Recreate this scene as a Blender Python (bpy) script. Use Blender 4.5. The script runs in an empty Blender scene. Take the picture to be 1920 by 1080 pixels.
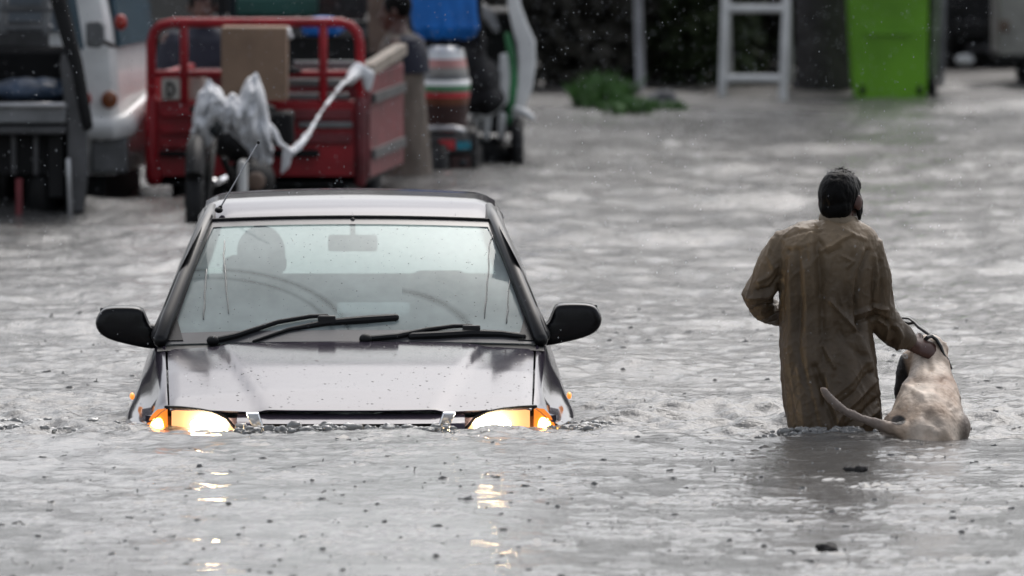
import bpy, bmesh, math, random
import numpy as np
from mathutils import Vector, Matrix, noise
R = math.radians
random.seed(7); rng = np.random.default_rng(7)
scene = bpy.context.scene
col = scene.collection

# ------------------------------------------------------------------ camera, sky, light, exposure
CAM_H = 2.4; F = 15870.0; HOR = -457.6
PITCH = math.atan((540 - HOR) / F)
cd = bpy.data.cameras.new("Camera"); cam = bpy.data.objects.new("Camera", cd); col.objects.link(cam)
cam.location = (0, 0, CAM_H); cam.rotation_euler = (math.pi/2 - PITCH, 0, 0)
cd.sensor_width = 36.0; cd.lens = F / 1920 * 36.0
cd.clip_start = 0.5; cd.clip_end = 2000
cd.dof.use_dof = True; cd.dof.focus_distance = 30.6; cd.dof.aperture_fstop = 4.5
scene.camera = cam

SUN_EL, SUN_AZ = 51.0, 16.0
w = bpy.data.worlds.new("World"); scene.world = w; w.use_nodes = True
nt = w.node_tree; nt.nodes.clear()
sky = nt.nodes.new('ShaderNodeTexSky'); sky.sky_type = 'NISHITA'; sky.sun_disc = False
sky.sun_elevation = R(SUN_EL); sky.sun_rotation = R(SUN_AZ); sky.air_density = 1.0; sky.dust_density = 4.0; sky.ozone_density = 1.0
hs = nt.nodes.new('ShaderNodeHueSaturation'); hs.inputs['Saturation'].default_value = 0.36
bg = nt.nodes.new('ShaderNodeBackground'); bg.inputs['Strength'].default_value = 0.14
wo = nt.nodes.new('ShaderNodeOutputWorld')
nt.links.new(sky.outputs[0], hs.inputs['Color']); nt.links.new(hs.outputs[0], bg.inputs['Color']); nt.links.new(bg.outputs[0], wo.inputs['Surface'])
sd = bpy.data.lights.new("Sun", 'SUN'); sd.energy = 0.5; sd.angle = R(60); sd.color = (1, 0.97, 0.94)
so = bpy.data.objects.new("Sun", sd); col.objects.link(so)
az = R(SUN_AZ)
sdir = Vector((math.sin(az)*math.cos(R(SUN_EL)), math.cos(az)*math.cos(R(SUN_EL)), math.sin(R(SUN_EL))))
so.rotation_euler = sdir.to_track_quat('Z', 'Y').to_euler(); so.location = (0, 20, 30)
scene.view_settings.view_transform = 'Standard'; scene.view_settings.look = 'None'
scene.view_settings.exposure = 0.55; scene.view_settings.gamma = 1.0

# ------------------------------------------------------------------ helpers
def W(px, py, Y):
    """photo pixel (1920x1080) at depth Y -> world point"""
    x = (px - 960)/F; y = -(py - 540)/F
    c, s = math.cos(PITCH), math.sin(PITCH)
    d = (x, c + y*s, -s + y*c)
    k = Y/d[1]
    return Vector((d[0]*k, Y, CAM_H + d[2]*k))
def sc(Y): return Y/F

def tag(o, label=None, cat=None, group=None, kind=None):
    if label: o['label'] = label
    if cat: o['category'] = cat
    if group: o['group'] = group
    if kind: o['kind'] = kind
    return o
def thing(name, label, cat, loc=(0, 0, 0), rz=0.0, group=None):
    o = bpy.data.objects.new(name, None); col.objects.link(o)
    o.location = loc; o.rotation_euler = (0, 0, rz); o.empty_display_size = 0.2
    return tag(o, label, cat, group)

def normals(V, Fs):
    N = np.zeros_like(V)
    for k in (3, 4):
        f = np.array([x for x in Fs if len(x) == k])
        if len(f) == 0: continue
        n = np.cross(V[f[:, 1]]-V[f[:, 0]], V[f[:, 2]]-V[f[:, 0]])
        if k == 4: n = n + np.cross(V[f[:, 2]]-V[f[:, 0]], V[f[:, 3]]-V[f[:, 0]])
        for j in range(k): np.add.at(N, f[:, j], n)
    return N/np.maximum(np.linalg.norm(N, axis=1, keepdims=True), 1e-12)

class MB:
    def __init__(s): s.v = []; s.f = []
    def add(s, vs, fs):
        b = len(s.v); s.v += [tuple(p) for p in vs]; s.f += [tuple(i+b for i in q) for q in fs]; return s
    def box(s, c, size, rot=None):
        hx, hy, hz = size[0]/2, size[1]/2, size[2]/2
        vs = [Vector((x*hx, y*hy, z*hz)) for x in (-1, 1) for y in (-1, 1) for z in (-1, 1)]
        m = Matrix.Identity(3) if rot is None else rot
        c = Vector(c)
        return s.add([m @ p + c for p in vs], [(0, 1, 3, 2), (4, 6, 7, 5), (0, 4, 5, 1), (2, 3, 7, 6), (0, 2, 6, 4), (1, 5, 7, 3)])
    def beam(s, a, b, wx, wz):
        a, b = Vector(a), Vector(b); d = b-a
        q = d.to_track_quat('Y', 'Z').to_matrix()
        return s.box((a+b)/2, (wx, d.length, wz), q)
    def loft(s, rings, closed=True, caps=True):
        n = len(rings[0]); vs = [p for r in rings for p in r]; fs = []
        m = n if closed else n-1
        for i in range(len(rings)-1):
            for j in range(m):
                k = (j+1) % n
                fs.append((i*n+j, i*n+k, (i+1)*n+k, (i+1)*n+j))
        if caps and closed:
            fs.append(tuple(range(n-1, -1, -1))); fs.append(tuple((len(rings)-1)*n+j for j in range(n)))
        return s.add(vs, fs)
    def grid(s, fn, us, vs_):
        pts = [fn(u, v) for v in vs_ for u in us]; n = len(us)
        return s.add(pts, [(i*n+j, i*n+j+1, (i+1)*n+j+1, (i+1)*n+j) for i in range(len(vs_)-1) for j in range(n-1)])
    def tube(s, pts, rad, n=12, sq=1.0, up=(0, 0, 1), cap=True):
        P = [Vector(p) for p in pts]
        if not hasattr(rad, '__len__'): rad = [rad]*len(P)
        rings = []; up = Vector(up)
        T = []
        for i in range(len(P)):
            t = P[min(i+1, len(P)-1)] - P[max(i-1, 0)]; T.append(t.normalized())
        u = T[0].cross(up)
        if u.length < 1e-3: u = T[0].cross(Vector((1, 0, 0)))
        u.normalize()
        def ring(c, r, t, u):
            v = t.cross(u)
            return [c + u*(r*math.cos(a)) + v*(r*sq*math.sin(a)) for a in [2*math.pi*k/n for k in range(n)]]
        for i in range(len(P)):
            u = (u - T[i]*u.dot(T[i])).normalized()
            if i == 0 and cap:
                for f_, o_ in ((0.35, 0.94), (0.75, 0.66)): rings.append(ring(P[0]-T[0]*rad[0]*o_, rad[0]*f_, T[0], u))
            rings.append(ring(P[i], rad[i], T[i], u))
            if i == len(P)-1 and cap:
                for f_, o_ in ((0.75, 0.66), (0.35, 0.94)): rings.append(ring(P[i]+T[i]*rad[i]*o_, rad[i]*f_, T[i], u))
        return s.loft(rings)
    def ell(s, c, r, nu=16, nv=10, rot=None):
        c = Vector(c); rings = []
        m = Matrix.Identity(3) if rot is None else rot
        for i in range(1, nv):
            a = math.pi*i/nv
            rings.append([m @ Vector((r[0]*math.sin(a)*math.cos(b), r[1]*math.sin(a)*math.sin(b), -r[2]*math.cos(a))) + c
                          for b in [2*math.pi*k/nu for k in range(nu)]])
        return s.loft(rings)
    def torus(s, c, R0, r0, axis='X', n=28, k=10, a0=0, a1=2*math.pi, flat=1.0):
        c = Vector(c); full = abs(a1-a0-2*math.pi) < 1e-6
        rings = []
        for i in range(n if full else n+1):
            a = a0+(a1-a0)*i/n; ring = []
            for j in range(k):
                b = 2*math.pi*j/k; rr = R0 + r0*math.cos(b); h = r0*flat*math.sin(b)
                p = {'X': (h, rr*math.cos(a), rr*math.sin(a)), 'Y': (rr*math.cos(a), h, rr*math.sin(a)), 'Z': (rr*math.cos(a), rr*math.sin(a), h)}[axis]
                ring.append(c+Vector(p))
            rings.append(ring)
        if full: rings.append(rings[0])
        return s.loft(rings, caps=not full)
    def prism(s, outline, y0, y1):
        """outline [(x,z)] extruded along y, rounded a little by inset end rings"""
        cx = sum(p[0] for p in outline)/len(outline); cz = sum(p[1] for p in outline)/len(outline)
        def ring(y, k): return [Vector((cx+(x-cx)*k, y, cz+(z-cz)*k)) for x, z in outline]
        d = y1-y0
        return s.loft([ring(y0, .86), ring(y0+d*.06, .95), ring(y0+d*.18, 1), ring(y1-d*.12, 1), ring(y1, .94)])
    def xf(s, M):
        s.v = [tuple(M @ Vector(p)) for p in s.v]; return s
    def build(s, name, mat, parent=None, smooth=True, bevel=0, sub=0, local=False, angle=40, solid=0):
        vs = s.v
        if parent is not None and not local:
            top = parent
            while top.parent: top = top.parent
            M = (Matrix.Translation(top.location) @ top.rotation_euler.to_matrix().to_4x4()).inverted()
            vs = [tuple(M @ Vector(p)) for p in vs]
        me = bpy.data.meshes.new(name); me.from_pydata([tuple(v) for v in vs], [], s.f); me.validate()
        bm = bmesh.new(); bm.from_mesh(me); bmesh.ops.remove_doubles(bm, verts=bm.verts, dist=1e-5)
        bmesh.ops.recalc_face_normals(bm, faces=bm.faces); bm.to_mesh(me); bm.free()
        o = bpy.data.objects.new(name, me); col.objects.link(o); me.materials.append(mat)
        if parent is not None: o.parent = parent
        if smooth:
            for p in me.polygons: p.use_smooth = True
        if solid:
            m = o.modifiers.new('Solid', 'SOLIDIFY'); m.thickness = solid; m.offset = -1
        if bevel:
            m = o.modifiers.new('Bevel', 'BEVEL'); m.width = bevel; m.segments = 2; m.limit_method = 'ANGLE'; m.angle_limit = R(35)
        if sub:
            m = o.modifiers.new('Sub', 'SUBSURF'); m.levels = sub; m.render_levels = sub
        if smooth and not sub:
            try: me.set_sharp_from_angle(angle=R(angle))
            except Exception: pass
        return o

def remesh(mb, voxel, it=4, fac=0.5):
    """union of closed shapes -> one continuous skin (MB)"""
    me = bpy.data.meshes.new('tmp'); me.from_pydata(mb.v, [], mb.f)
    bm = bmesh.new(); bm.from_mesh(me); bmesh.ops.recalc_face_normals(bm, faces=bm.faces); bm.to_mesh(me); bm.free()
    o = bpy.data.objects.new('tmp', me); col.objects.link(o)
    m = o.modifiers.new('R', 'REMESH'); m.mode = 'VOXEL'; m.voxel_size = voxel
    s_ = o.modifiers.new('S', 'SMOOTH'); s_.factor = fac; s_.iterations = it
    dg = bpy.context.evaluated_depsgraph_get(); dg.update()
    ev = bpy.data.meshes.new_from_object(o.evaluated_get(dg))
    out = MB(); out.v = [tuple(v.co) for v in ev.vertices]; out.f = [tuple(p.vertices) for p in ev.polygons]
    bpy.data.objects.remove(o); bpy.data.meshes.remove(me); bpy.data.meshes.remove(ev)
    return out
def displace(mb, fn):
    V = np.array(mb.v); N = normals(V, mb.f); d = fn(V, N)
    mb.v = [tuple(p) for p in V + N*d[:, None]]; return mb
def nz(V, s, seed=0.0, oct=1):
    out = np.empty(len(V))
    for i, p in enumerate(V):
        q = Vector((p[0]*s+seed, p[1]*s+seed*.7, p[2]*s-seed)); a = noise.noise(q)
        if oct > 1: a += .5*noise.noise(q*2.1)
        if oct > 2: a += .25*noise.noise(q*4.3)
        out[i] = a
    return out
def vcol(o, arr):
    a = o.data.color_attributes.new('Col', 'FLOAT_COLOR', 'POINT')
    a.data.foreach_set('color', np.asarray(arr, dtype=np.float32).ravel())

def mat(name, c, rough=0.5, metal=0.0, coat=0.0, var=0.25, scale=6.0, bump=0.0, bscale=40.0, emit=None, estr=0.0, spec=0.5, attr=False, trans=0.0, bdist=0.01, rvar=0.0):
    m = bpy.data.materials.new(name); m.use_nodes = True
    n = m.node_tree.nodes; L = m.node_tree.links; p = n['Principled BSDF']
    p.inputs['Roughness'].default_value = rough; p.inputs['Metallic'].default_value = metal
    p.inputs['Coat Weight'].default_value = coat; p.inputs['Coat Roughness'].default_value = 0.04
    p.inputs['Specular IOR Level'].default_value = spec
    p.inputs['Transmission Weight'].default_value = trans
    tc = n.new('ShaderNodeTexCoord')
    src = tc.outputs['Object']
    if var or rvar:
        t = n.new('ShaderNodeTexNoise'); t.inputs['Scale'].default_value = scale; t.inputs['Detail'].default_value = 6; L.new(src, t.inputs['Vector'])
    if var:
        mr = n.new('ShaderNodeMapRange'); mr.inputs['From Min'].default_value = .3; mr.inputs['From Max'].default_value = .7
        mr.inputs['To Min'].default_value = 1-var; mr.inputs['To Max'].default_value = 1+var; L.new(t.outputs['Fac'], mr.inputs['Value'])
        mx = n.new('ShaderNodeVectorMath'); mx.operation = 'SCALE'
        if attr:
            at = n.new('ShaderNodeAttribute'); at.attribute_name = 'Col'; L.new(at.outputs['Color'], mx.inputs[0])
        else: mx.inputs[0].default_value = c
        L.new(mr.outputs[0], mx.inputs['Scale']); L.new(mx.outputs[0], p.inputs['Base Color'])
    else: p.inputs['Base Color'].default_value = (*c, 1)
    if rvar:
        r2 = n.new('ShaderNodeMapRange'); r2.inputs['From Min'].default_value = .35; r2.inputs['From Max'].default_value = .65
        r2.inputs['To Min'].default_value = rough; r2.inputs['To Max'].default_value = rough+rvar; L.new(t.outputs['Fac'], r2.inputs['Value']); L.new(r2.outputs[0], p.inputs['Roughness'])
    if bump:
        t2 = n.new('ShaderNodeTexNoise'); t2.inputs['Scale'].default_value = bscale; t2.inputs['Detail'].default_value = 4; L.new(src, t2.inputs['Vector'])
        b = n.new('ShaderNodeBump'); b.inputs['Strength'].default_value = bump; b.inputs['Distance'].default_value = bdist
        L.new(t2.outputs['Fac'], b.inputs['Height']); L.new(b.outputs[0], p.inputs['Normal'])
    if emit:
        p.inputs['Emission Color'].default_value = (*emit, 1); p.inputs['Emission Strength'].default_value = estr
    return m

M = {}
M['paint'] = mat('car_paint', (.030, .025, .036), rough=.12, metal=.0, spec=.43, coat=.0, var=.05, bump=.022, bscale=9, bdist=.02)
M['paint'].node_tree.nodes['Principled BSDF'].inputs['Specular Tint'].default_value = (.90, .87, 1.0, 1)
M['pillar_black'] = mat('pillar_black', (.006, .006, .007), rough=.3, spec=.25)
M['black_plastic'] = mat('black_plastic', (.012, .012, .013), rough=.42, var=.2, spec=.3)
M['mirror_black'] = mat('mirror_black', (.004, .004, .005), rough=.25, var=.1, spec=.25)
M['rubber'] = mat('rubber', (.009, .009, .010), rough=.55, spec=.25)
M['seal'] = mat('wet_grey_seal', (.06, .06, .065), rough=.3)
M['chrome'] = mat('chrome', (.8, .8, .82), rough=.08, metal=1.0, var=.04)
M['steel'] = mat('steel', (.42, .42, .43), rough=.35, metal=.8)
M['dark_glass'] = mat('dark_glass', (.02, .025, .028), rough=.06, var=.1)
M['seat_fabric'] = mat('seat_fabric', (.12, .125, .13), rough=.85, bump=.2)
M['dash'] = mat('dash_plastic', (.06, .065, .07), rough=.6)
M['paper'] = mat('paper', (.7, .72, .72), rough=.8, var=.05)
M['lamp_clear'] = mat('lamp_clear', (.10, .07, .05), rough=.2, emit=(1, .44, .17), estr=.85, var=.05)
M['lamp_core'] = mat('lamp_core', (1, .95, .85), rough=.3, emit=(1, .74, .42), estr=150.0, var=.0)
M['lamp_amber'] = mat('lamp_amber', (.3, .10, .02), rough=.2, emit=(1, .28, .04), estr=.6, var=.1)
M['amber_core'] = mat('amber_core', (.9, .5, .1), rough=.2, emit=(1, .42, .07), estr=22.0, var=.1)
M['lamp_side'] = mat('lamp_side', (.9, .4, .08), rough=.2, emit=(1, .30, .04), estr=.7, var=.1)
M['skin'] = mat('skin', (.070, .028, .020), rough=.42, var=.15, bump=.1, bscale=120, bdist=.002)
M['hair'] = mat('hair', (.0015, .0013, .0013), rough=.5, spec=.12, var=.3, bump=.5, bscale=160, bdist=.004)
M['kameez'] = mat('kameez_cloth', (.1, .07, .045), rough=.50, var=.16, scale=9, attr=True, bump=.3, bscale=140, bdist=.004, spec=.4)
M['shalwar'] = mat('shalwar_cloth', (.06, .045, .03), rough=.7)
M['fur'] = mat('dog_fur', (.3, .2, .15), rough=.55, var=.22, scale=14, attr=True, bump=.45, bscale=110, bdist=.005)
M['strap'] = mat('strap', (.012, .012, .012), rough=.4)
M['red'] = mat('red_paint', (.30, .008, .016), rough=.4, coat=.1, var=.3, spec=.35)
M['red_dark'] = mat('red_paint_dark', (.15, .02, .026), rough=.5, var=.45)  # darker, more uneven red for the right side and tailgate
M['grey_metal'] = mat('grey_metal', (.16, .165, .17), rough=.45, metal=.2, var=.3)
M['mid_grey'] = mat('mid_grey_paint', (.065, .065, .068), rough=.5, var=.35)
M['dark_metal'] = mat('dark_metal', (.012, .012, .013), rough=.6, var=.4, spec=.2)
M['white_paint'] = mat('white_paint', (.80, .81, .80), rough=.3, coat=.3, var=.1)
M['plastic_wrap'] = mat('plastic_wrap', (.66, .67, .69), rough=.5, spec=.3, var=.25, bump=.3, bscale=14)
M['carton'] = mat('cardboard', (.24, .16, .11), rough=.85, var=.15)
M['cream'] = mat('cream_plastic', (.48, .46, .41), rough=.5)
M['blue'] = mat('blue_tarp', (.006, .13, .46), rough=.55, spec=.3, var=.2, bump=.3, bscale=10)
M['cap_pale'] = mat('pale_cap', (.35, .30, .31), rough=.8)
M['navy'] = mat('navy_cloth', (.012, .014, .028), rough=.8)
M['black_cloth'] = mat('black_cloth', (.008, .008, .010), rough=.75, bump=.3, bscale=14)
M['beige_cloth'] = mat('beige_cloth', (.135, .11, .09), rough=.8, bump=.3, bscale=16)
M['tan_cloth'] = mat('tan_cloth', (.24, .205, .17), rough=.8)
M['brown'] = mat('brown_board', (.16, .11, .085), rough=.7)
M['amber_dull'] = mat('amber_dull', (.25, .08, .03), rough=.25)
M['red_lens'] = mat('red_lens', (.35, .03, .02), rough=.25)
M['green_stripe'] = mat('green_stripe', (.04, .22, .08), rough=.4)
M['red_stripe'] = mat('red_stripe', (.5, .03, .04), rough=.4)
M['pink_stripe'] = mat('pink_stripe', (.52, .24, .22), rough=.4)
M['teal'] = mat('teal_paint', (.02, .26, .36), rough=.4)
M['maroon'] = mat('maroon', (.05, .022, .020), rough=.6)
M['green_bin'] = mat('green_bin', (.13, .34, .012), rough=.5, var=.25, scale=2.0)
M['green_bin_side'] = mat('green_bin_trim', (.12, .15, .10), rough=.55)
M['pole_white'] = mat('pole_white', (.66, .66, .65), rough=.5, var=.15)
M['bark'] = mat('bark', (.032, .029, .028), rough=.85, var=.4, bump=.6, bscale=18, bdist=.03)
M['leaf'] = mat('leaf', (.042, .056, .026), rough=.6, var=.4, scale=2.5, spec=.2)
M['leaf_dull'] = mat('leaf_dull', (.050, .047, .040), rough=.65, var=.4, scale=2.5, spec=.15)
M['weed'] = mat('weed_leaf', (.066, .15, .036), rough=.5, var=.4, scale=6)
M['stone'] = mat('stone', (.08, .08, .085), rough=.6, var=.3, bump=.4, bscale=14)
M['wall'] = mat('boundary_wall', (.045, .043, .044), rough=.85, var=.5, scale=1.2, bump=.4, bscale=8)
M['cream_panel'] = mat('cream_panel', (.28, .27, .25), rough=.55)
M['label_black'] = mat('label_black', (.02, .02, .025), rough=.6)
M['ground'] = mat('wet_ground', (.055, .052, .048), rough=.45, var=.4, scale=1.5, bump=.5, bscale=6, bdist=.05)

# ------------------------------------------------------------------ ground and water
def smooth(a, b, x):
    t = np.clip((x-a)/(b-a), 0, 1); return t*t*(3-2*t)
def ground_z(x, y):
    g = -0.70 + 0.72*smooth(49, 59.5, y + 0.9*np.sin(x*.9+.5))
    g = g + smooth(55, 60, y)*(.03*np.sin(x*2.1)*np.cos(y*1.7) + .02*np.sin(x*5.3+y*3))
    return g - 0.0*x
def build_ground():
    xs = np.concatenate([np.linspace(-200, -12, 8)[:-1], np.linspace(-12, 12, 120), np.linspace(12, 200, 8)[1:]])
    ys = np.concatenate([np.linspace(-40, 46, 8)[:-1], np.linspace(46, 70, 140), np.linspace(70, 400, 8)[1:]])
    X, Y = np.meshgrid(xs, ys); Z = ground_z(X, Y)
    n = len(xs); V = np.stack([X, Y, Z], -1).reshape(-1, 3)
    i = np.arange((len(ys)-1)*n).reshape(-1, n)[:, :-1].ravel()
    mb = MB(); mb.v = V.tolist(); mb.f = np.stack([i, i+1, i+n+1, i+n], -1).tolist()
    tag(mb.build('ground', M['ground']), kind='structure')
build_ground()

def water_material():
    m = bpy.data.materials.new('flood_water'); m.use_nodes = True
    n = m.node_tree.nodes; L = m.node_tree.links; p = n['Principled BSDF']
    p.inputs['Base Color'].default_value = (.17, .165, .16, 1); p.inputs['IOR'].default_value = 1.40
    p.inputs['Roughness'].default_value = .10; p.inputs['Specular IOR Level'].default_value = .5
    g = n.new('ShaderNodeNewGeometry')
    mp = n.new('ShaderNodeMapping'); mp.inputs['Scale'].default_value = (1, 1, 1); L.new(g.outputs['Position'], mp.inputs['Vector'])
    a = n.new('ShaderNodeTexNoise'); a.inputs['Scale'].default_value = 22; a.inputs['Detail'].default_value = 5; a.inputs['Roughness'].default_value = .6; L.new(mp.outputs[0], a.inputs['Vector'])
    b = n.new('ShaderNodeBump'); b.inputs['Strength'].default_value = .8; b.inputs['Distance'].default_value = .014; L.new(a.outputs['Fac'], b.inputs['Height'])
    L.new(b.outputs[0], p.inputs['Normal'])
    sy = n.new('ShaderNodeSeparateXYZ'); L.new(g.outputs['Position'], sy.inputs[0])
    ms = n.new('ShaderNodeMapRange'); ms.inputs['From Min'].default_value = 29.3; ms.inputs['From Max'].default_value = 30.0; ms.inputs['To Min'].default_value = .42; ms.inputs['To Max'].default_value = 1.0
    L.new(sy.outputs[1], ms.inputs['Value']); L.new(ms.outputs[0], b.inputs['Strength'])
    v = n.new('ShaderNodeTexNoise'); v.inputs['Scale'].default_value = .6; L.new(g.outputs['Position'], v.inputs['Vector'])
    cr = n.new('ShaderNodeMix'); cr.data_type = 'RGBA'; cr.inputs[6].default_value = (.095, .093, .090, 1); cr.inputs[7].default_value = (.13, .127, .122, 1)
    L.new(v.outputs['Fac'], cr.inputs[0]); L.new(cr.outputs[2], p.inputs['Base Color'])
    return m
M['water'] = water_material()
CARX = -0.573
def waves(X, Y):
    Z = np.zeros_like(X); r = np.random.default_rng(3)
    near = smooth(29.75, 29.35, Y)
    chop = np.exp(-((Y-30.4)/.75)**2)*(.35 + .9*np.exp(-((X+2.0)/.9)**2) + .8*np.exp(-((X-.75)/.55)**2)*1.0 + .5*np.exp(-((X-1.5)/.5)**2))
    chop = np.where(Y < 29.62, chop*.25, chop)
    far = smooth(33, 44, Y)*(1-.85*smooth(48.5, 53, Y)*smooth(3.4, 2.0, X))
    patch = .5 + .5*np.sin(X*1.3+Y*.35+1)*np.sin(Y*.8-X*.5)
    leftrip = np.exp(-((X+1.6)/.9)**2)*np.exp(-((Y-28.2)/1.3)**2)
    def band(l0, l1, k, spread):
        out = np.zeros_like(X)
        for _ in range(k):
            lam = l0*(l1/l0)**r.random(); th = r.normal(0, spread) + math.pi/2
            out += lam*np.sin(2*math.pi/lam*(math.cos(th)*X+math.sin(th)*Y) + r.random()*6.28)
        return out/math.sqrt(k)
    A = band(.9, 3.0, 16, .55); B = band(.25, .8, 26, .8); C = band(.07, .22, 34, 1.2)
    Z += A*(.005 + .006*far)*(1-.55*near)
    Z += B*(.014*(1-near) + .0052*near + .013*far + .012*leftrip + .020*chop)*(.65+.5*patch)
    Z += C*(.026*(1-near)*(1-.35*far) + .007*near + .014*leftrip + .050*chop)
    # bow swell pushed ahead of the car
    prof = np.where(Y < 29.58, np.exp(-((Y-29.58)/.75)**2), np.exp(-((Y-29.58)/.16)**2))
    Z += prof*((.023+.009*np.tanh((X-CARX)*2))*np.exp(-((X-CARX)/1.25)**4) + .004)
    # ring ripples where drops have landed
    for x0, y0, r0, a0 in RINGS:
        if Z.shape[0] == 1:
            m = (np.abs(X-x0) < r0+.05) & (np.abs(Y-y0) < r0+.05)
            if m.any():
                d = np.hypot(X[m]-x0, Y[m]-y0); Z[m] += a0*np.cos((d-r0)*170)*np.exp(-((d-r0)/.022)**2)
            continue
        i0, i1 = np.searchsorted(Y[:, 0], [y0-r0-.05, y0+r0+.05]); j0, j1 = np.searchsorted(X[0], [x0-r0-.05, x0+r0+.05])
        d = np.hypot(X[i0:i1, j0:j1]-x0, Y[i0:i1, j0:j1]-y0); Z[i0:i1, j0:j1] += a0*np.cos((d-r0)*170)*np.exp(-((d-r0)/.022)**2)
    return Z
_r = np.random.default_rng(21)
RINGS = [((_r.random()-.5)*4.6, 24.4+7.5*_r.random(), .02+.10*_r.random()**1.5, .0022+.0022*_r.random()) for _ in range(900)]
def build_water():
    xs = np.concatenate([np.arange(-6.5, -3, .05), np.arange(-3, 3, .019), np.arange(3, 6.51, .05)])
    ys = np.concatenate([np.arange(21, 24.4, .03), np.arange(24.4, 35, .0155), np.arange(35, 44, .032), np.arange(44, 66, .06)])
    X, Y = np.meshgrid(xs, ys); Z = waves(X, Y)
    n = len(xs); V = np.stack([X, Y, Z], -1).reshape(-1, 3); k = len(V)
    i = np.arange((len(ys)-1)*n).reshape(-1, n)[:, :-1].ravel()
    Q = np.stack([i, i+1, i+n+1, i+n], -1)
    xa, xb, ya, yb = xs[0], xs[-1], ys[0], ys[-1]
    o = np.array([[-150, -30, 0], [xa, -30, 0], [xb, -30, 0], [150, -30, 0], [-150, ya, 0], [xa, ya, -.03], [xb, ya, -.03], [150, ya, 0],
                  [-150, yb, 0], [xa, yb, -.03], [xb, yb, -.03], [150, yb, 0]], float)
    V = np.concatenate([V, o]); q2 = np.array([[0, 1, 5, 4], [1, 2, 6, 5], [2, 3, 7, 6], [4, 5, 9, 8], [6, 7, 11, 10]])+k
    Q = np.concatenate([Q, q2])
    me = bpy.data.meshes.new('water')
    me.vertices.add(len(V)); me.vertices.foreach_set('co', V.ravel())
    me.loops.add(Q.size); me.loops.foreach_set('vertex_index', Q.ravel().astype(np.int32))
    me.polygons.add(len(Q)); me.polygons.foreach_set('loop_start', np.arange(0, Q.size, 4, dtype=np.int32))
    me.update(calc_edges=True)
    me.polygons.foreach_set('use_smooth', np.ones(len(Q), dtype=bool))
    me.materials.append(M['water'])
    o = bpy.data.objects.new('water', me); col.objects.link(o); tag(o, kind='structure')
build_water()
def wz(x, y): return float(waves(np.array([[x]]), np.array([[y]]))[0, 0])

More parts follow.
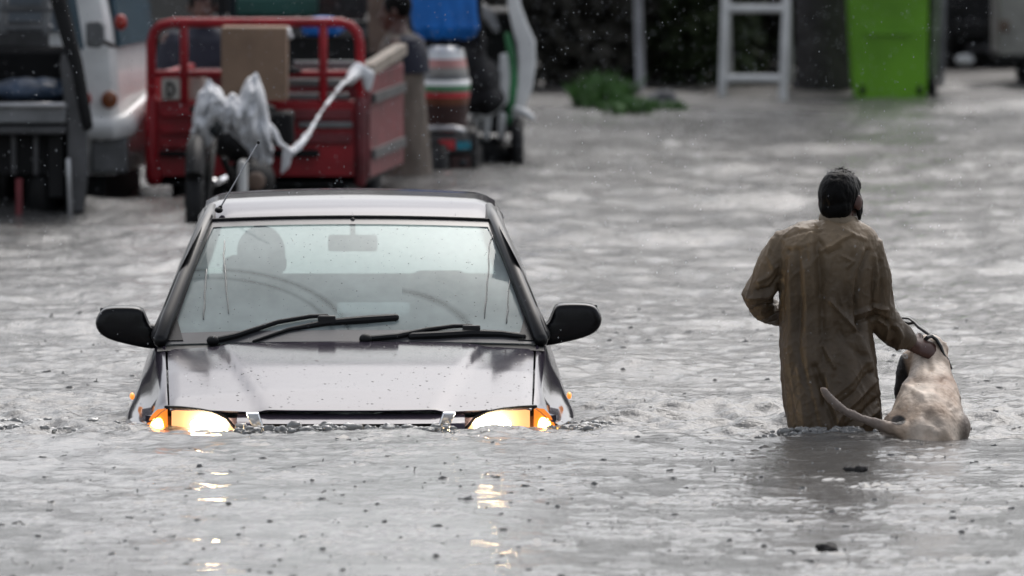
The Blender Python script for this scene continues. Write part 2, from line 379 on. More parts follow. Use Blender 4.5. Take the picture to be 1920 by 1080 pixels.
# ------------------------------------------------------------------ car
def build_car():
    G = .65
    car = thing('car', 'dark purple-black hatchback with lit headlights driving up to its bonnet in flood water', 'car', (CARX, 30.0, -G), R(1.09))
    cxp = 657.0
    def L(px, py, y):          # photo pixel at car depth y -> car-local point
        p = W(px, py, 30+y); return Vector(((px-cxp)*(30+y)/F, y, p.z+G))
    Z = lambda z: z+G
    def B(mb, name, m, parent=car, **k): return mb.build(name, m, parent, local=True, **k)
    ip = lambda x, a, b: float(np.interp(x, a, b))
    yf = lambda x: .015 + .13*(abs(x)/.68)**2.4
    hz0 = lambda y: ip(y, [0, .06, .25, .6, .98], [.064, .080, .122, .187, .248])
    def hood_z(x, y):
        e = abs(x); cr = ip(y, [0, .95], [.305, .47])
        t = min(max((cr+.03-e)/.05, 0), 1); t = t*t*(3-2*t)
        return hz0(y) - .020*(e/.67)**2.2 + .009*t
    hx = lambda y: ip(y, [0, .15, .97], [.64, .648, .674])
    # bonnet
    mb = MB()
    us = np.linspace(-1, 1, 61); ts = np.concatenate([[-.03, -.012, 0], np.linspace(.02, 1, 30)])
    def hf(u, t):
        y1 = .975 - .07*(1-u*u)*0; x = u*hx(.1 + .8*max(t, 0))
        y = yf(x) + (y1-yf(x))*max(t, 0)
        z = hood_z(x, y)
        if t < 0: y += -t*.15; z = hood_z(x, yf(x)) + t*.2
        if abs(u) > .985: z -= .006
        return (x, y, Z(z))
    mb.grid(hf, list(us), list(ts)); B(mb, 'bonnet', M['paint'])
    # wings and body sides
    st = [0, .10, .25, .45, .65, .85, 1.0, 1.25, 1.8, 2.5, 3.1, 3.45, 3.62]
    sx = [.745, .766, .790, .812, .822, .816, .806, .800, .800, .80, .785, .755, .70]
    mb = MB()
    for sg in (-1, 1):
        rings = []
        for y in np.linspace(0, 3.62, 50):
            s_ = ip(y, st, sx); yy = max(y, .0)
            h = hx(min(yy, .97))+.006
            front = max(0, 1-y/.35)
            h = h + .0*front
            hzv = (hood_z(h, max(y, .14))-.003) if y < .98 else ip(y, [.98, 1.3, 3.62], [.226, .262, .285])
            sh = ip(y, [0, .3, .98, 1.3, 3.62], [.055, .06, .03, .025, .03])
            y0 = yf(h)+.0 if y < .2 else 0
            def yk(f): return y + (.15*(1-f))*front*0 + (yf(h)+.012)*front*(.7+.3*f)
            m_ = s_ - h
            x1, z1 = h+.056, hzv-.070*min(1, hzv/.12); ln = lambda q, bl: (x1+(s_-.003-x1)*q+bl, z1+(min(.01, hzv*.3)-z1)*q)
            pts = [(h, hzv-.03), (h, hzv), (h+.010, hzv-.001), (h+.030, hzv-.016), (x1, z1), ln(.3, .010), ln(.6, .012), ln(.85, .007), (s_, -.03), (s_-.002, -.12), (s_-.01, -.25), (s_-.05, -.46)]
            rings.append([(sg*a, yk(i/11)+.0, Z(b)) for i, (a, b) in enumerate(pts)])
        mb.loft(rings, closed=False)
    # nose panel under the bonnet lip and tail panel
    mb.grid(lambda x, z: (x, yf(x)+.03+ (.05 if z > .05 else 0), Z(z)), list(np.linspace(-.735, .735, 30)), [.045, .03, 0, -.1, -.25, -.45])
    mb.grid(lambda x, z: (x, 3.64 - .12*(x/.7)**2, Z(z)), list(np.linspace(-.70, .70, 16)), [.29, .2, 0, -.2, -.46])
    body = B(mb, 'body', M['paint'])
    # cowl strip
    mb = MB()
    ws0 = lambda x: 1.00 + .075*(x/.68)**2
    mb.grid(lambda x, t: (x, .965 + (ws0(x)+.03-.965)*t, Z(.222+.018*(1-(x/.7)**2) + .014*t)), list(np.linspace(-.71, .71, 30)), [0, .5, 1]); B(mb, 'cowl', M['black_plastic'])
    # windscreen
    def ws(u, v):   # u -1..1, v 0..1
        hw = .688 + (.530-.688)*v
        x = u*hw; y = 1.0 + .76*v + .075*u*u; z = .252 + .412*v - .016*u*u + .03*math.sin(math.pi*v)
        return Vector((x, y, Z(z)))
    def rim(u, v): return ws(u, v)
    mb = MB(); NU, NV = 40, 24
    mb.grid(lambda u, v: ws(u, v), list(np.linspace(-1, 1, NU)), list(np.linspace(0, 1, NV)))
    glass = B(mb, 'windscreen', windscreen_material())
    me = glass.data; uv = me.uv_layers.new(name='UVMap')
    for lp in me.loops:
        c = me.vertices[lp.vertex_index].co
        uv.data[lp.index].uv = (c.x, (c.z-Z(.252))/.412)
    # frit border as a thin frame just proud of the glass
    nrm = Vector((0, -.48, .88))
    def off(p, d): return p + nrm*d
    mb = MB()
    def strip(fa, fb, n=30):
        mb.grid(lambda t, k: off(fa(t) if k == 0 else fb(t), .004), list(np.linspace(0, 1, n)), [0, 1])
    strip(lambda t: ws(-1+2*t, 1), lambda t: ws((-1+2*t)*.955, .935))
    strip(lambda t: ws(-1+2*t, 0), lambda t: ws((-1+2*t)*.965, .075))
    for sg in (-1, 1):
        strip(lambda t: ws(sg, t), lambda t: ws(sg*(.965-.01*t), .075+.86*t))
    B(mb, 'windscreen_seal', M['seal'], glass)
    for sg, nm in ((-1, 'l'), (1, 'r')):   # clouded corner triangle
        mb = MB(); a, b, c = ws(sg*.985, .02), ws(sg*.985, .20), ws(sg*.90, .02)
        mb.add([off(a, .008), off(b, .008), off(c, .008), off(a, .004), off(b, .004), off(c, .004)], [(0, 1, 2), (3, 5, 4), (0, 3, 4, 1), (1, 4, 5, 2), (2, 5, 3, 0)])
        B(mb, 'corner_trim', M['black_plastic'])
    # roof
    mb = MB()
    ry = [1.755, 1.80, 1.90, 2.04, 2.2, 2.5, 2.9, 3.15, 3.25]
    rz = [.668, .684, .704, .722, .731, .736, .722, .690, .66]
    rw = [.530, .533, .538, .545, .55, .555, .55, .54, .53]
    def rf(u, y):
        hw = ip(y, ry, rw); x = u*hw
        edge = max(0, abs(u)-.86)/.14
        return (x, y + (.07*u*u if y < 1.9 else .07*u*u*max(0, (2.2-y)/.3)), Z(ip(y, ry, rz) - .020*u*u - .022*edge**2))
    mb.grid(rf, list(np.linspace(-1, 1, 45)), list(np.linspace(1.755, 3.25, 40))); B(mb, 'roof', M['paint'])
    # screen top moulding
    mb = MB(); mb.tube([off(ws(u, 1.005), .006) for u in np.linspace(-1, 1, 24)], .007, 8); B(mb, 'roof_moulding', M['rubber'])
    # pillars, door frames, rails per side
    for sg in (-1, 1):
        pil = MB()
        tp = [Vector((sg*.540, 1.85, Z(.652))), Vector((sg*.575, 1.62, Z(.575))), Vector((sg*.625, 1.38, Z(.450))), Vector((sg*.672, 1.19, Z(.335))), Vector((sg*.700, 1.08, Z(.255)))]
        pil.tube([tp[0]+Vector((-sg*.014, .25, .035))]+tp, [.020, .026, .026, .026, .027, .028], 12); B(pil, 'pillar', M['pillar_black'])
        rub = MB(); rub.tube([ws(sg*1.0, v)+Vector((sg*.010, -.008, .010)) for v in np.linspace(0, 1, 12)], .0075, 8); B(rub, 'gutter_trim', M['rubber'])
        fr = MB()
        q = [(sg*.716, 1.22, .262), (sg*.678, 1.35, .345), (sg*.634, 1.55, .455), (sg*.592, 1.75, .555), (sg*.566, 1.92, .615), (sg*.555, 2.2, .648), (sg*.555, 2.8, .635), (sg*.58, 3.2, .59)]
        fr.tube([(a, b, Z(c)) for a, b, c in q], [.024, .023, .022, .022, .022, .022, .022, .022], 10)
        B(fr, 'door_frame', M['black_plastic'])
        rail = MB(); rail.tube([(sg*.538, 1.88, Z(.662)), (sg*.542, 2.1, Z(.676)), (sg*.545, 2.6, Z(.676)), (sg*.545, 3.1, Z(.64))], .014, 8); B(rail, 'roof_rail', M['black_plastic'])
        gl = MB(); gl.grid(lambda y, t: (sg*(.728-.17*t + .012*math.sin(math.pi*t)), y + .30*(1-0)*t*max(0, (1.6-y)/.4)*1.0, Z(.265 + .375*t)), list(np.linspace(1.28, 3.2, 14)), list(np.linspace(0, 1, 8)))
        B(gl, 'side_window', M['dark_glass'])
        cp = MB(); cp.tube([(sg*.53, 3.14, Z(.61)), (sg*.58, 3.34, Z(.45)), (sg*.64, 3.50, Z(.28))], .042, 10); B(cp, 'pillar', M['paint'])
        # door mirror
        ol = [(183, 588), (190, 578), (204, 573), (240, 573), (262, 574), (270, 582), (276, 602), (284, 614), (296, 616), (297, 652), (284, 654), (262, 650), (225, 642), (198, 634), (182, 622), (175, 604)]
        yM = 1.32
        pts = [((px-cxp)*(30+yM)/F, W(px, py, 30+yM).z+G) for px, py in ol]
        if sg == 1: pts = [(-a*.985, b+.010) for a, b in pts]
        mr = MB(); mr.prism(pts, yM-.055, yM+.09)
        mo = B(mr, 'mirror', M['mirror_black'], sub=1)
        gm = MB(); xs_ = [p[0] for p in pts]; xa = min(xs_) if sg == -1 else max(xs_)
        gm.box((xa - sg*.085, yM+.092, sum(p[1] for p in pts)/len(pts)+.01), (.13, .006, .10)); B(gm, 'mirror_glass', M['dark_glass'], mo, bevel=.003)
        stem = MB(); stem.tube([(sg*.70, 1.30, Z(.262)), (sg*.755, 1.315, Z(.272))], [.035, .03], 10); B(stem, 'mirror_stem', M['mirror_black'], mo)
    # rear window
    mb = MB(); mb.grid(lambda u, v: (u*(.52+.12*v), 3.25+.28*v, Z(.66-.36*v)), list(np.linspace(-1, 1, 12)), list(np.linspace(0, 1, 8))); B(mb, 'rear_window', M['pale_glass'])
    # headlights, indicators
    topL = ([.405, .425, .44, .486, .54, .60, .645], [.0, .020, .040, .062, .071, .076, .077])
    for sg in (-1, 1):
        mb = MB(); mb.grid(lambda x, t: (sg*x, yf(x)-.012 + .02*(1-t)*1.0 + .02, Z(ip(x, *topL)*(1-t) + -.10*t)), list(np.linspace(.408, .640, 24)), list(np.linspace(0, 1, 8)))
        hl = B(mb, 'headlight', M['lamp_clear'])
        mb = MB(); mb.ell((sg*.505, yf(.505)+.002, Z(.022)), (.066, .018, .027), 20, 12); B(mb, 'bulb', M['lamp_core'], hl)
        mb = MB(); mb.tube([(sg*x, yf(x)+.003, Z(ip(x, *topL)+.004)) for x in np.linspace(.408, .66, 16)], .006, 8); B(mb, 'lamp_rim', M['black_plastic'], hl)
        mb = MB(); tA = ([.652, .69, .715, .735], [.076, .070, .045, .0])
        mb.grid(lambda x, t: (sg*x, yf(x)+.008 + (x-.65)*.25, Z(ip(x, *tA)*(1-t) - .10*t)), list(np.linspace(.654, .735, 10)), list(np.linspace(0, 1, 6)))
        il = B(mb, 'indicator', M['lamp_amber'])
        mb = MB(); mb.ell((sg*.69, yf(.69)+.010, Z(.005)), (.026, .014, .036), 14, 10); B(mb, 'bulb', M['amber_core'], il)
        mb = MB(); mb.ell((sg*.792, .60, Z(.085)), (.009, .026, .013), 14, 10); B(mb, 'side_repeater', M['lamp_side'])
        # chrome grille end
        c = [(-460, 770), (-484, 769), (-493, 800), (-478, 806)]
        pts = [(460, 769), (484, 769), (496, 802), (476, 806)]
        pts = [((px-cxp)*30.0/F, W(px, py, 30.0).z+G) for px, py in pts]
        if sg == 1: pts = [(-a, b) for a, b in pts]
        mb = MB(); mb.prism(pts, -.105, -.06); B(mb, 'grille_trim', M['chrome'], bevel=.002)
    # grille: body coloured lip, black recess, slats, emblem
    mb = MB(); mb.grid(lambda x, t: (x, yf(x)+.012-.095*t, Z(.062 - .027*t)), list(np.linspace(-.405, .405, 28)), [0, .25, .5, .75, 1])
    for x0, x1 in ((-.405, -.345), (.32, .405)): mb.grid(lambda x, t: (x, yf(x)-.083-.05*t+.02*t*t, Z(.035-.035*t-.06*t*t)), list(np.linspace(x0, x1, 5)), [0, .3, .6, 1])
    B(mb, 'grille_lip', M['paint'])
    mb = MB(); mb.grid(lambda x, t: (x, yf(x)+.006, Z(.032-.15*t)), list(np.linspace(-.34, .315, 20)), [0, 1]); gr = B(mb, 'grille', M['rubber'])
    mb = MB()
    mb.tube([(x, yf(x)-.05, Z(.004)) for x in np.linspace(-.32, .30, 12)], .004, 6)
    B(mb, 'slat', M['black_plastic'], gr)
    mb = MB()
    e = [(-.052, .0), (-.012, .040), (.0, .046), (.012, .040), (.052, .0), (.03, -.012), (.012, -.005), (.044, -.030), (.0, -.062), (-.044, -.03), (-.02, -.018), (.0, -.03), (.014, -.022)]
    mb.prism([(a-.012, Z(b-.022)) for a, b in [(-.052, .0), (-.014, .040), (.0, .048), (.014, .040), (.052, .0), (.0, -.05)]], -.10, -.07); B(mb, 'emblem', M['chrome'], gr)
    # bumper and wheels below the water
    mb = MB(); mb.tube([(x, .03+.16*(abs(x)/.72)**2.4, Z(-.22)) for x in np.linspace(-.75, .75, 20)], .10, 12); B(mb, 'bumper', M['paint'])
    for sg in (-1, 1):
        for yy in (.65, 2.95):
            mb = MB(); mb.torus((sg*.70, yy, .27), .20, .075, 'X'); wh = B(mb, 'wheel', M['rubber'])
            mb = MB(); mb.ell((sg*.70, yy, .27), (.05, .15, .15)); B(mb, 'rim', M['steel'], wh)
    # antenna
    a0 = Vector((-.497, 1.90, Z(.690))); tip = L(484, 267, 1.90)
    mb = MB(); mb.tube([a0, a0.lerp(tip, .5), tip], [.0032, .0026, .0022], 8); an = B(mb, 'antenna', M['steel'])
    mb = MB(); mb.ell(a0, (.016, .022, .012)); mb.tube([a0, a0.lerp(tip, .04)], .008, 8); B(mb, 'antenna_base', M['rubber'], an)
    mb = MB(); mb.ell(tip, (.006, .006, .007)); B(mb, 'antenna_tip', M['rubber'], an)
    # wipers
    def wp(px, py, d):
        v = min(max((643-py)/(643-414), -.02), 1); y = 1.0+.76*v
        x = (px-cxp)*(30+y)/F; hw = .688-.158*v; p = ws(max(-1, min(1, x/hw)), max(v, 0)); p.x = x
        return p + nrm*d
    for nm, arm, blk, bl in (('a', [(398, 645), (440, 632), (520, 612), (580, 604), (612, 603)], (612, 612), [(474, 640), (540, 622), (612, 612), (680, 608), (741, 604)]),
                            ('b', [(685, 644), (745, 634), (800, 624), (850, 618), (884, 617)], (884, 625), [(772, 633), (820, 631), (884, 627), (940, 627), (982, 630)])):
        mb = MB(); mb.tube([wp(x, y+4, .013) for x, y in arm], [.012, .011, .009, .008, .007], 8); mb.ell(wp(*arm[0], .014), (.024, .024, .020)); wo_ = B(mb, 'wiper', M['rubber'])
        mb = MB(); mb.tube([wp(x, y+4, .008) for x, y in bl], ([.005, .008, .013, .016, .014] if nm == 'a' else [.015, .016, .016, .014, .011]), 8); B(mb, 'blade', M['rubber'], wo_)
        mb = MB(); c = wp(blk[0], blk[1]+2, .012); mb.box(c, (.066, .03, .036)); B(mb, 'clip', M['black_plastic'], wo_, bevel=.006)
    for px in (500, 810):
        mb = MB(); mb.ell(L(px, 650, .93), (.007, .010, .008)); mb.tube([L(px, 653, .93), L(px, 647, .93)], .003, 6); B(mb, 'washer_nozzle', M['rubber'])
    # cabin
    mb = MB(); mb.tube([(x, 1.30+.05*(x/.6)**2, Z(.215)) for x in np.linspace(-.66, .66, 12)], .065, 12, sq=1.6); B(mb, 'dashboard', M['dash'])
    mb = MB(); mb.torus((-.33, 1.62, Z(.24)), .185, .014, 'Y', flat=1); mb.beam((-.5, 1.62, Z(.23)), (-.16, 1.62, Z(.23)), .03, .03); mb.ell((-.33, 1.62, Z(.23)), (.06, .03, .05)); B(mb, 'steering_wheel', M['rubber'])
    mb = MB(); mb.box((.008, 1.72, Z(.575)), (.185, .03, .062)); mb.beam((.008, 1.72, Z(.58)), (.008, 1.75, Z(.67)), .02, .02); B(mb, 'rear_view_mirror', M['black_plastic'], bevel=.012)
    for sx_, dz in ((-.375, -.04), (.34, -.10)):
        mb = MB(); mb.box((sx_, 2.30, Z(.12+dz)), (.44, .14, .62)); s_ = B(mb, 'seat', M['seat_fabric'], bevel=.05)
        mb = MB(); mb.box((sx_, 2.32, Z(.47+dz)), (.23, .10, .13)); B(mb, 'headrest', M['seat_fabric'], s_, bevel=.04)
    mb = MB(); mb.box((0, 2.95, Z(.11)), (1.2, .14, .55)); B(mb, 'rear_seat', M['seat_fabric'], bevel=.05)
    mb = MB(); mb.box((0, 1.9, Z(-.22)), (1.45, 3.0, .04)); B(mb, 'floor', M['dash'])
    return car

def windscreen_material():
    m = bpy.data.materials.new('misted_windscreen'); m.use_nodes = True
    n = m.node_tree.nodes; L = m.node_tree.links; n.clear()
    out = n.new('ShaderNodeOutputMaterial')
    def math_(op, a, b=None, clamp=False):
        x = n.new('ShaderNodeMath'); x.operation = op; x.use_clamp = clamp
        for i, v in enumerate((a, b)):
            if v is None: continue
            if isinstance(v, (int, float)): x.inputs[i].default_value = v
            else: L.new(v, x.inputs[i])
        return x.outputs[0]
    uv = n.new('ShaderNodeUVMap'); sp = n.new('ShaderNodeSeparateXYZ'); L.new(uv.outputs[0], sp.inputs[0])
    X, V = sp.outputs[0], sp.outputs[1]
    def dist(px, pv):
        dx = math_('SUBTRACT', X, px); dv = math_('MULTIPLY', math_('SUBTRACT', V, pv), .86)
        return math_('SQRT', math_('ADD', math_('MULTIPLY', dx, dx), math_('MULTIPLY', dv, dv)))
    def band(d, r0, wdt):   # 1 inside the ring |d-r0|<w, soft
        a = math_('ABSOLUTE', math_('SUBTRACT', d, r0)); return math_('SUBTRACT', 1.0, math_('DIVIDE', a, wdt), True)
    dl, dr = dist(-.50, .0), dist(.075, .0)
    cut = math_('GREATER_THAN', X, .19)
    arcs = math_('ADD', band(dl, .50, .022), math_('MULTIPLY', band(dl, .44, .018), .8))
    arcs = math_('ADD', arcs, math_('MULTIPLY', math_('MULTIPLY', band(dr, .375, .030), cut), 1.2))
    nzv = n.new('ShaderNodeTexNoise'); nzv.inputs['Scale'].default_value = 3.2; nzv.inputs['Detail'].default_value = 5; L.new(uv.outputs[0], nzv.inputs['Vector'])
    nz2 = n.new('ShaderNodeTexNoise'); nz2.inputs['Scale'].default_value = 26; nz2.inputs['Detail'].default_value = 4
    mp = n.new('ShaderNodeMapping'); mp.inputs['Scale'].default_value = (1, .5, 1); L.new(uv.outputs[0], mp.inputs[0]); L.new(mp.outputs[0], nz2.inputs['Vector'])
    mist = math_('ADD', .26, math_('MULTIPLY', nzv.outputs['Fac'], .46))
    mist = math_('ADD', mist, math_('MULTIPLY', math_('SUBTRACT', nz2.outputs['Fac'], .5), .14))
    # wiped sectors a touch clearer and greyer, arcs clearer still
    sec = math_('MAXIMUM', math_('LESS_THAN', dl, .50), math_('MULTIPLY', math_('LESS_THAN', dr, .39), 1.0))
    mist = math_('SUBTRACT', mist, math_('MULTIPLY', sec, .02))
    mist = math_('SUBTRACT', mist, math_('MULTIPLY', arcs, .19), True)
    tr = n.new('ShaderNodeBsdfTransparent'); tr.inputs[0].default_value = (.72, .82, .80, 1)
    df = n.new('ShaderNodeBsdfDiffuse'); df.inputs[0].default_value = (.62, .71, .70, 1)
    tl = n.new('ShaderNodeBsdfTranslucent'); tl.inputs[0].default_value = (.62, .71, .70, 1)
    dt = n.new('ShaderNodeMixShader'); dt.inputs[0].default_value = .25; L.new(df.outputs[0], dt.inputs[1]); L.new(tl.outputs[0], dt.inputs[2])
    mx = n.new('ShaderNodeMixShader'); L.new(mist, mx.inputs[0]); L.new(tr.outputs[0], mx.inputs[1]); L.new(dt.outputs[0], mx.inputs[2])
    gl = n.new('ShaderNodeBsdfGlossy'); gl.inputs['Roughness'].default_value = .08; gl.inputs[0].default_value = (.92, .97, .97, 1)
    fr = n.new('ShaderNodeFresnel'); fr.inputs[0].default_value = 1.22
    bp = n.new('ShaderNodeBump'); bp.inputs['Strength'].default_value = .12; bp.inputs['Distance'].default_value = .004; L.new(nz2.outputs['Fac'], bp.inputs['Height']); L.new(bp.outputs[0], gl.inputs['Normal'])
    m2 = n.new('ShaderNodeMixShader'); L.new(fr.outputs[0], m2.inputs[0]); L.new(mx.outputs[0], m2.inputs[1]); L.new(gl.outputs[0], m2.inputs[2])
    L.new(m2.outputs[0], out.inputs[0])
    return m
def pale_glass():
    m = bpy.data.materials.new('pale_glass'); m.use_nodes = True
    n = m.node_tree.nodes; L = m.node_tree.links; n.clear()
    out = n.new('ShaderNodeOutputMaterial'); tr = n.new('ShaderNodeBsdfTransparent'); tr.inputs[0].default_value = (.38, .44, .43, 1)
    tl = n.new('ShaderNodeBsdfTranslucent'); tl.inputs[0].default_value = (.36, .42, .41, 1)
    nz_ = n.new('ShaderNodeTexNoise'); nz_.inputs['Scale'].default_value = 5; mr = n.new('ShaderNodeMapRange'); mr.inputs['To Min'].default_value = .55; mr.inputs['To Max'].default_value = .8; L.new(nz_.outputs['Fac'], mr.inputs[0])
    mx = n.new('ShaderNodeMixShader'); L.new(mr.outputs[0], mx.inputs[0]); L.new(tr.outputs[0], mx.inputs[1]); L.new(tl.outputs[0], mx.inputs[2]); L.new(mx.outputs[0], out.inputs[0])
    return m
M['pale_glass'] = pale_glass()
car = build_car()

# ------------------------------------------------------------------ people
def hand(mb, wrist, d, up, curl=1.0, size=1.0, flip=1):
    """palm, four bent fingers and a thumb. d: towards the fingertips, up: back of the hand"""
    d = Vector(d).normalized(); up = Vector(up); up = (up - d*up.dot(d)).normalized(); s = d.cross(up)*flip
    w_ = Vector(wrist); k = size
    mb.tube([w_-d*.02*k, w_+d*.03*k, w_+d*.075*k, w_+d*.09*k], [.024*k, .034*k, .038*k, .033*k], 12, sq=.5, up=up)
    for i, (o, ln) in enumerate(((.029, .072), (.010, .080), (-.010, .074), (-.028, .058))):
        p = w_ + d*.088*k + s*o*k; pts = [p-d*.02*k, p]; a = .25*curl
        for q, seg in enumerate((.42, .32, .26)):
            a += (.75, .8, .55)[q]*curl*(1+.06*i)
            dd = d*math.cos(a) - up*math.sin(a)
            pts.append(pts[-1] + dd*ln*seg*k)
        mb.tube(pts, [.0095*k, .0092*k, .0088*k, .008*k, .007*k], 8)
    p = w_ + d*.025*k + s*.028*k
    t1 = p + (d*.55 + s*.7 - up*.25).normalized()*.035*k; t2 = t1 + (d*.75 + s*.1 - up*.55).normalized()*.03*k; t3 = t2 + (d*.7 - s*.35 - up*.55).normalized()*.024*k
    mb.tube([p, t1, t2, t3], [.013*k, .0115*k, .010*k, .008*k], 8)

def head_parts(c, yaw, tilt=0.0, k=1.0):
    """closed shapes of a head whose face looks along +Y turned by yaw; c = skull centre"""
    mb = MB()
    mb.ell((0, -.012, .012), (.070, .090, .088), 20, 14)      # skull
    mb.ell((0, .03, -.035), (.060, .062, .075), 18, 12)       # face
    mb.ell((0, .045, -.085), (.042, .045, .035), 14, 10)      # jaw
    mb.tube([(0, .088, .0), (0, .106, -.035), (0, .100, -.042)], [.008, .013, .014], 8)   # nose
    mb.ell((0, .092, -.066), (.024, .010, .006), 10, 8); mb.ell((0, .090, -.078), (.021, .010, .006), 10, 8)   # lips
    for sg in (-1, 1):
        mb.ell((sg*.030, .076, .008), (.016, .014, .010), 10, 8)      # eye with lids
        mb.tube([(sg*.012, .082, .024), (sg*.030, .080, .029), (sg*.046, .068, .024)], .006, 8)   # brow
        mb.ell((sg*.077, -.008, -.012), (.010, .022, .032), 12, 8, Matrix.Rotation(sg*R(-18), 3, 'Z'))     # ear
    Mx = Matrix.Translation(c) @ Matrix.Rotation(-yaw, 4, 'Z') @ Matrix.Rotation(tilt, 4, 'X') @ Matrix.Scale(k, 4)
    return mb.xf(Mx), Mx

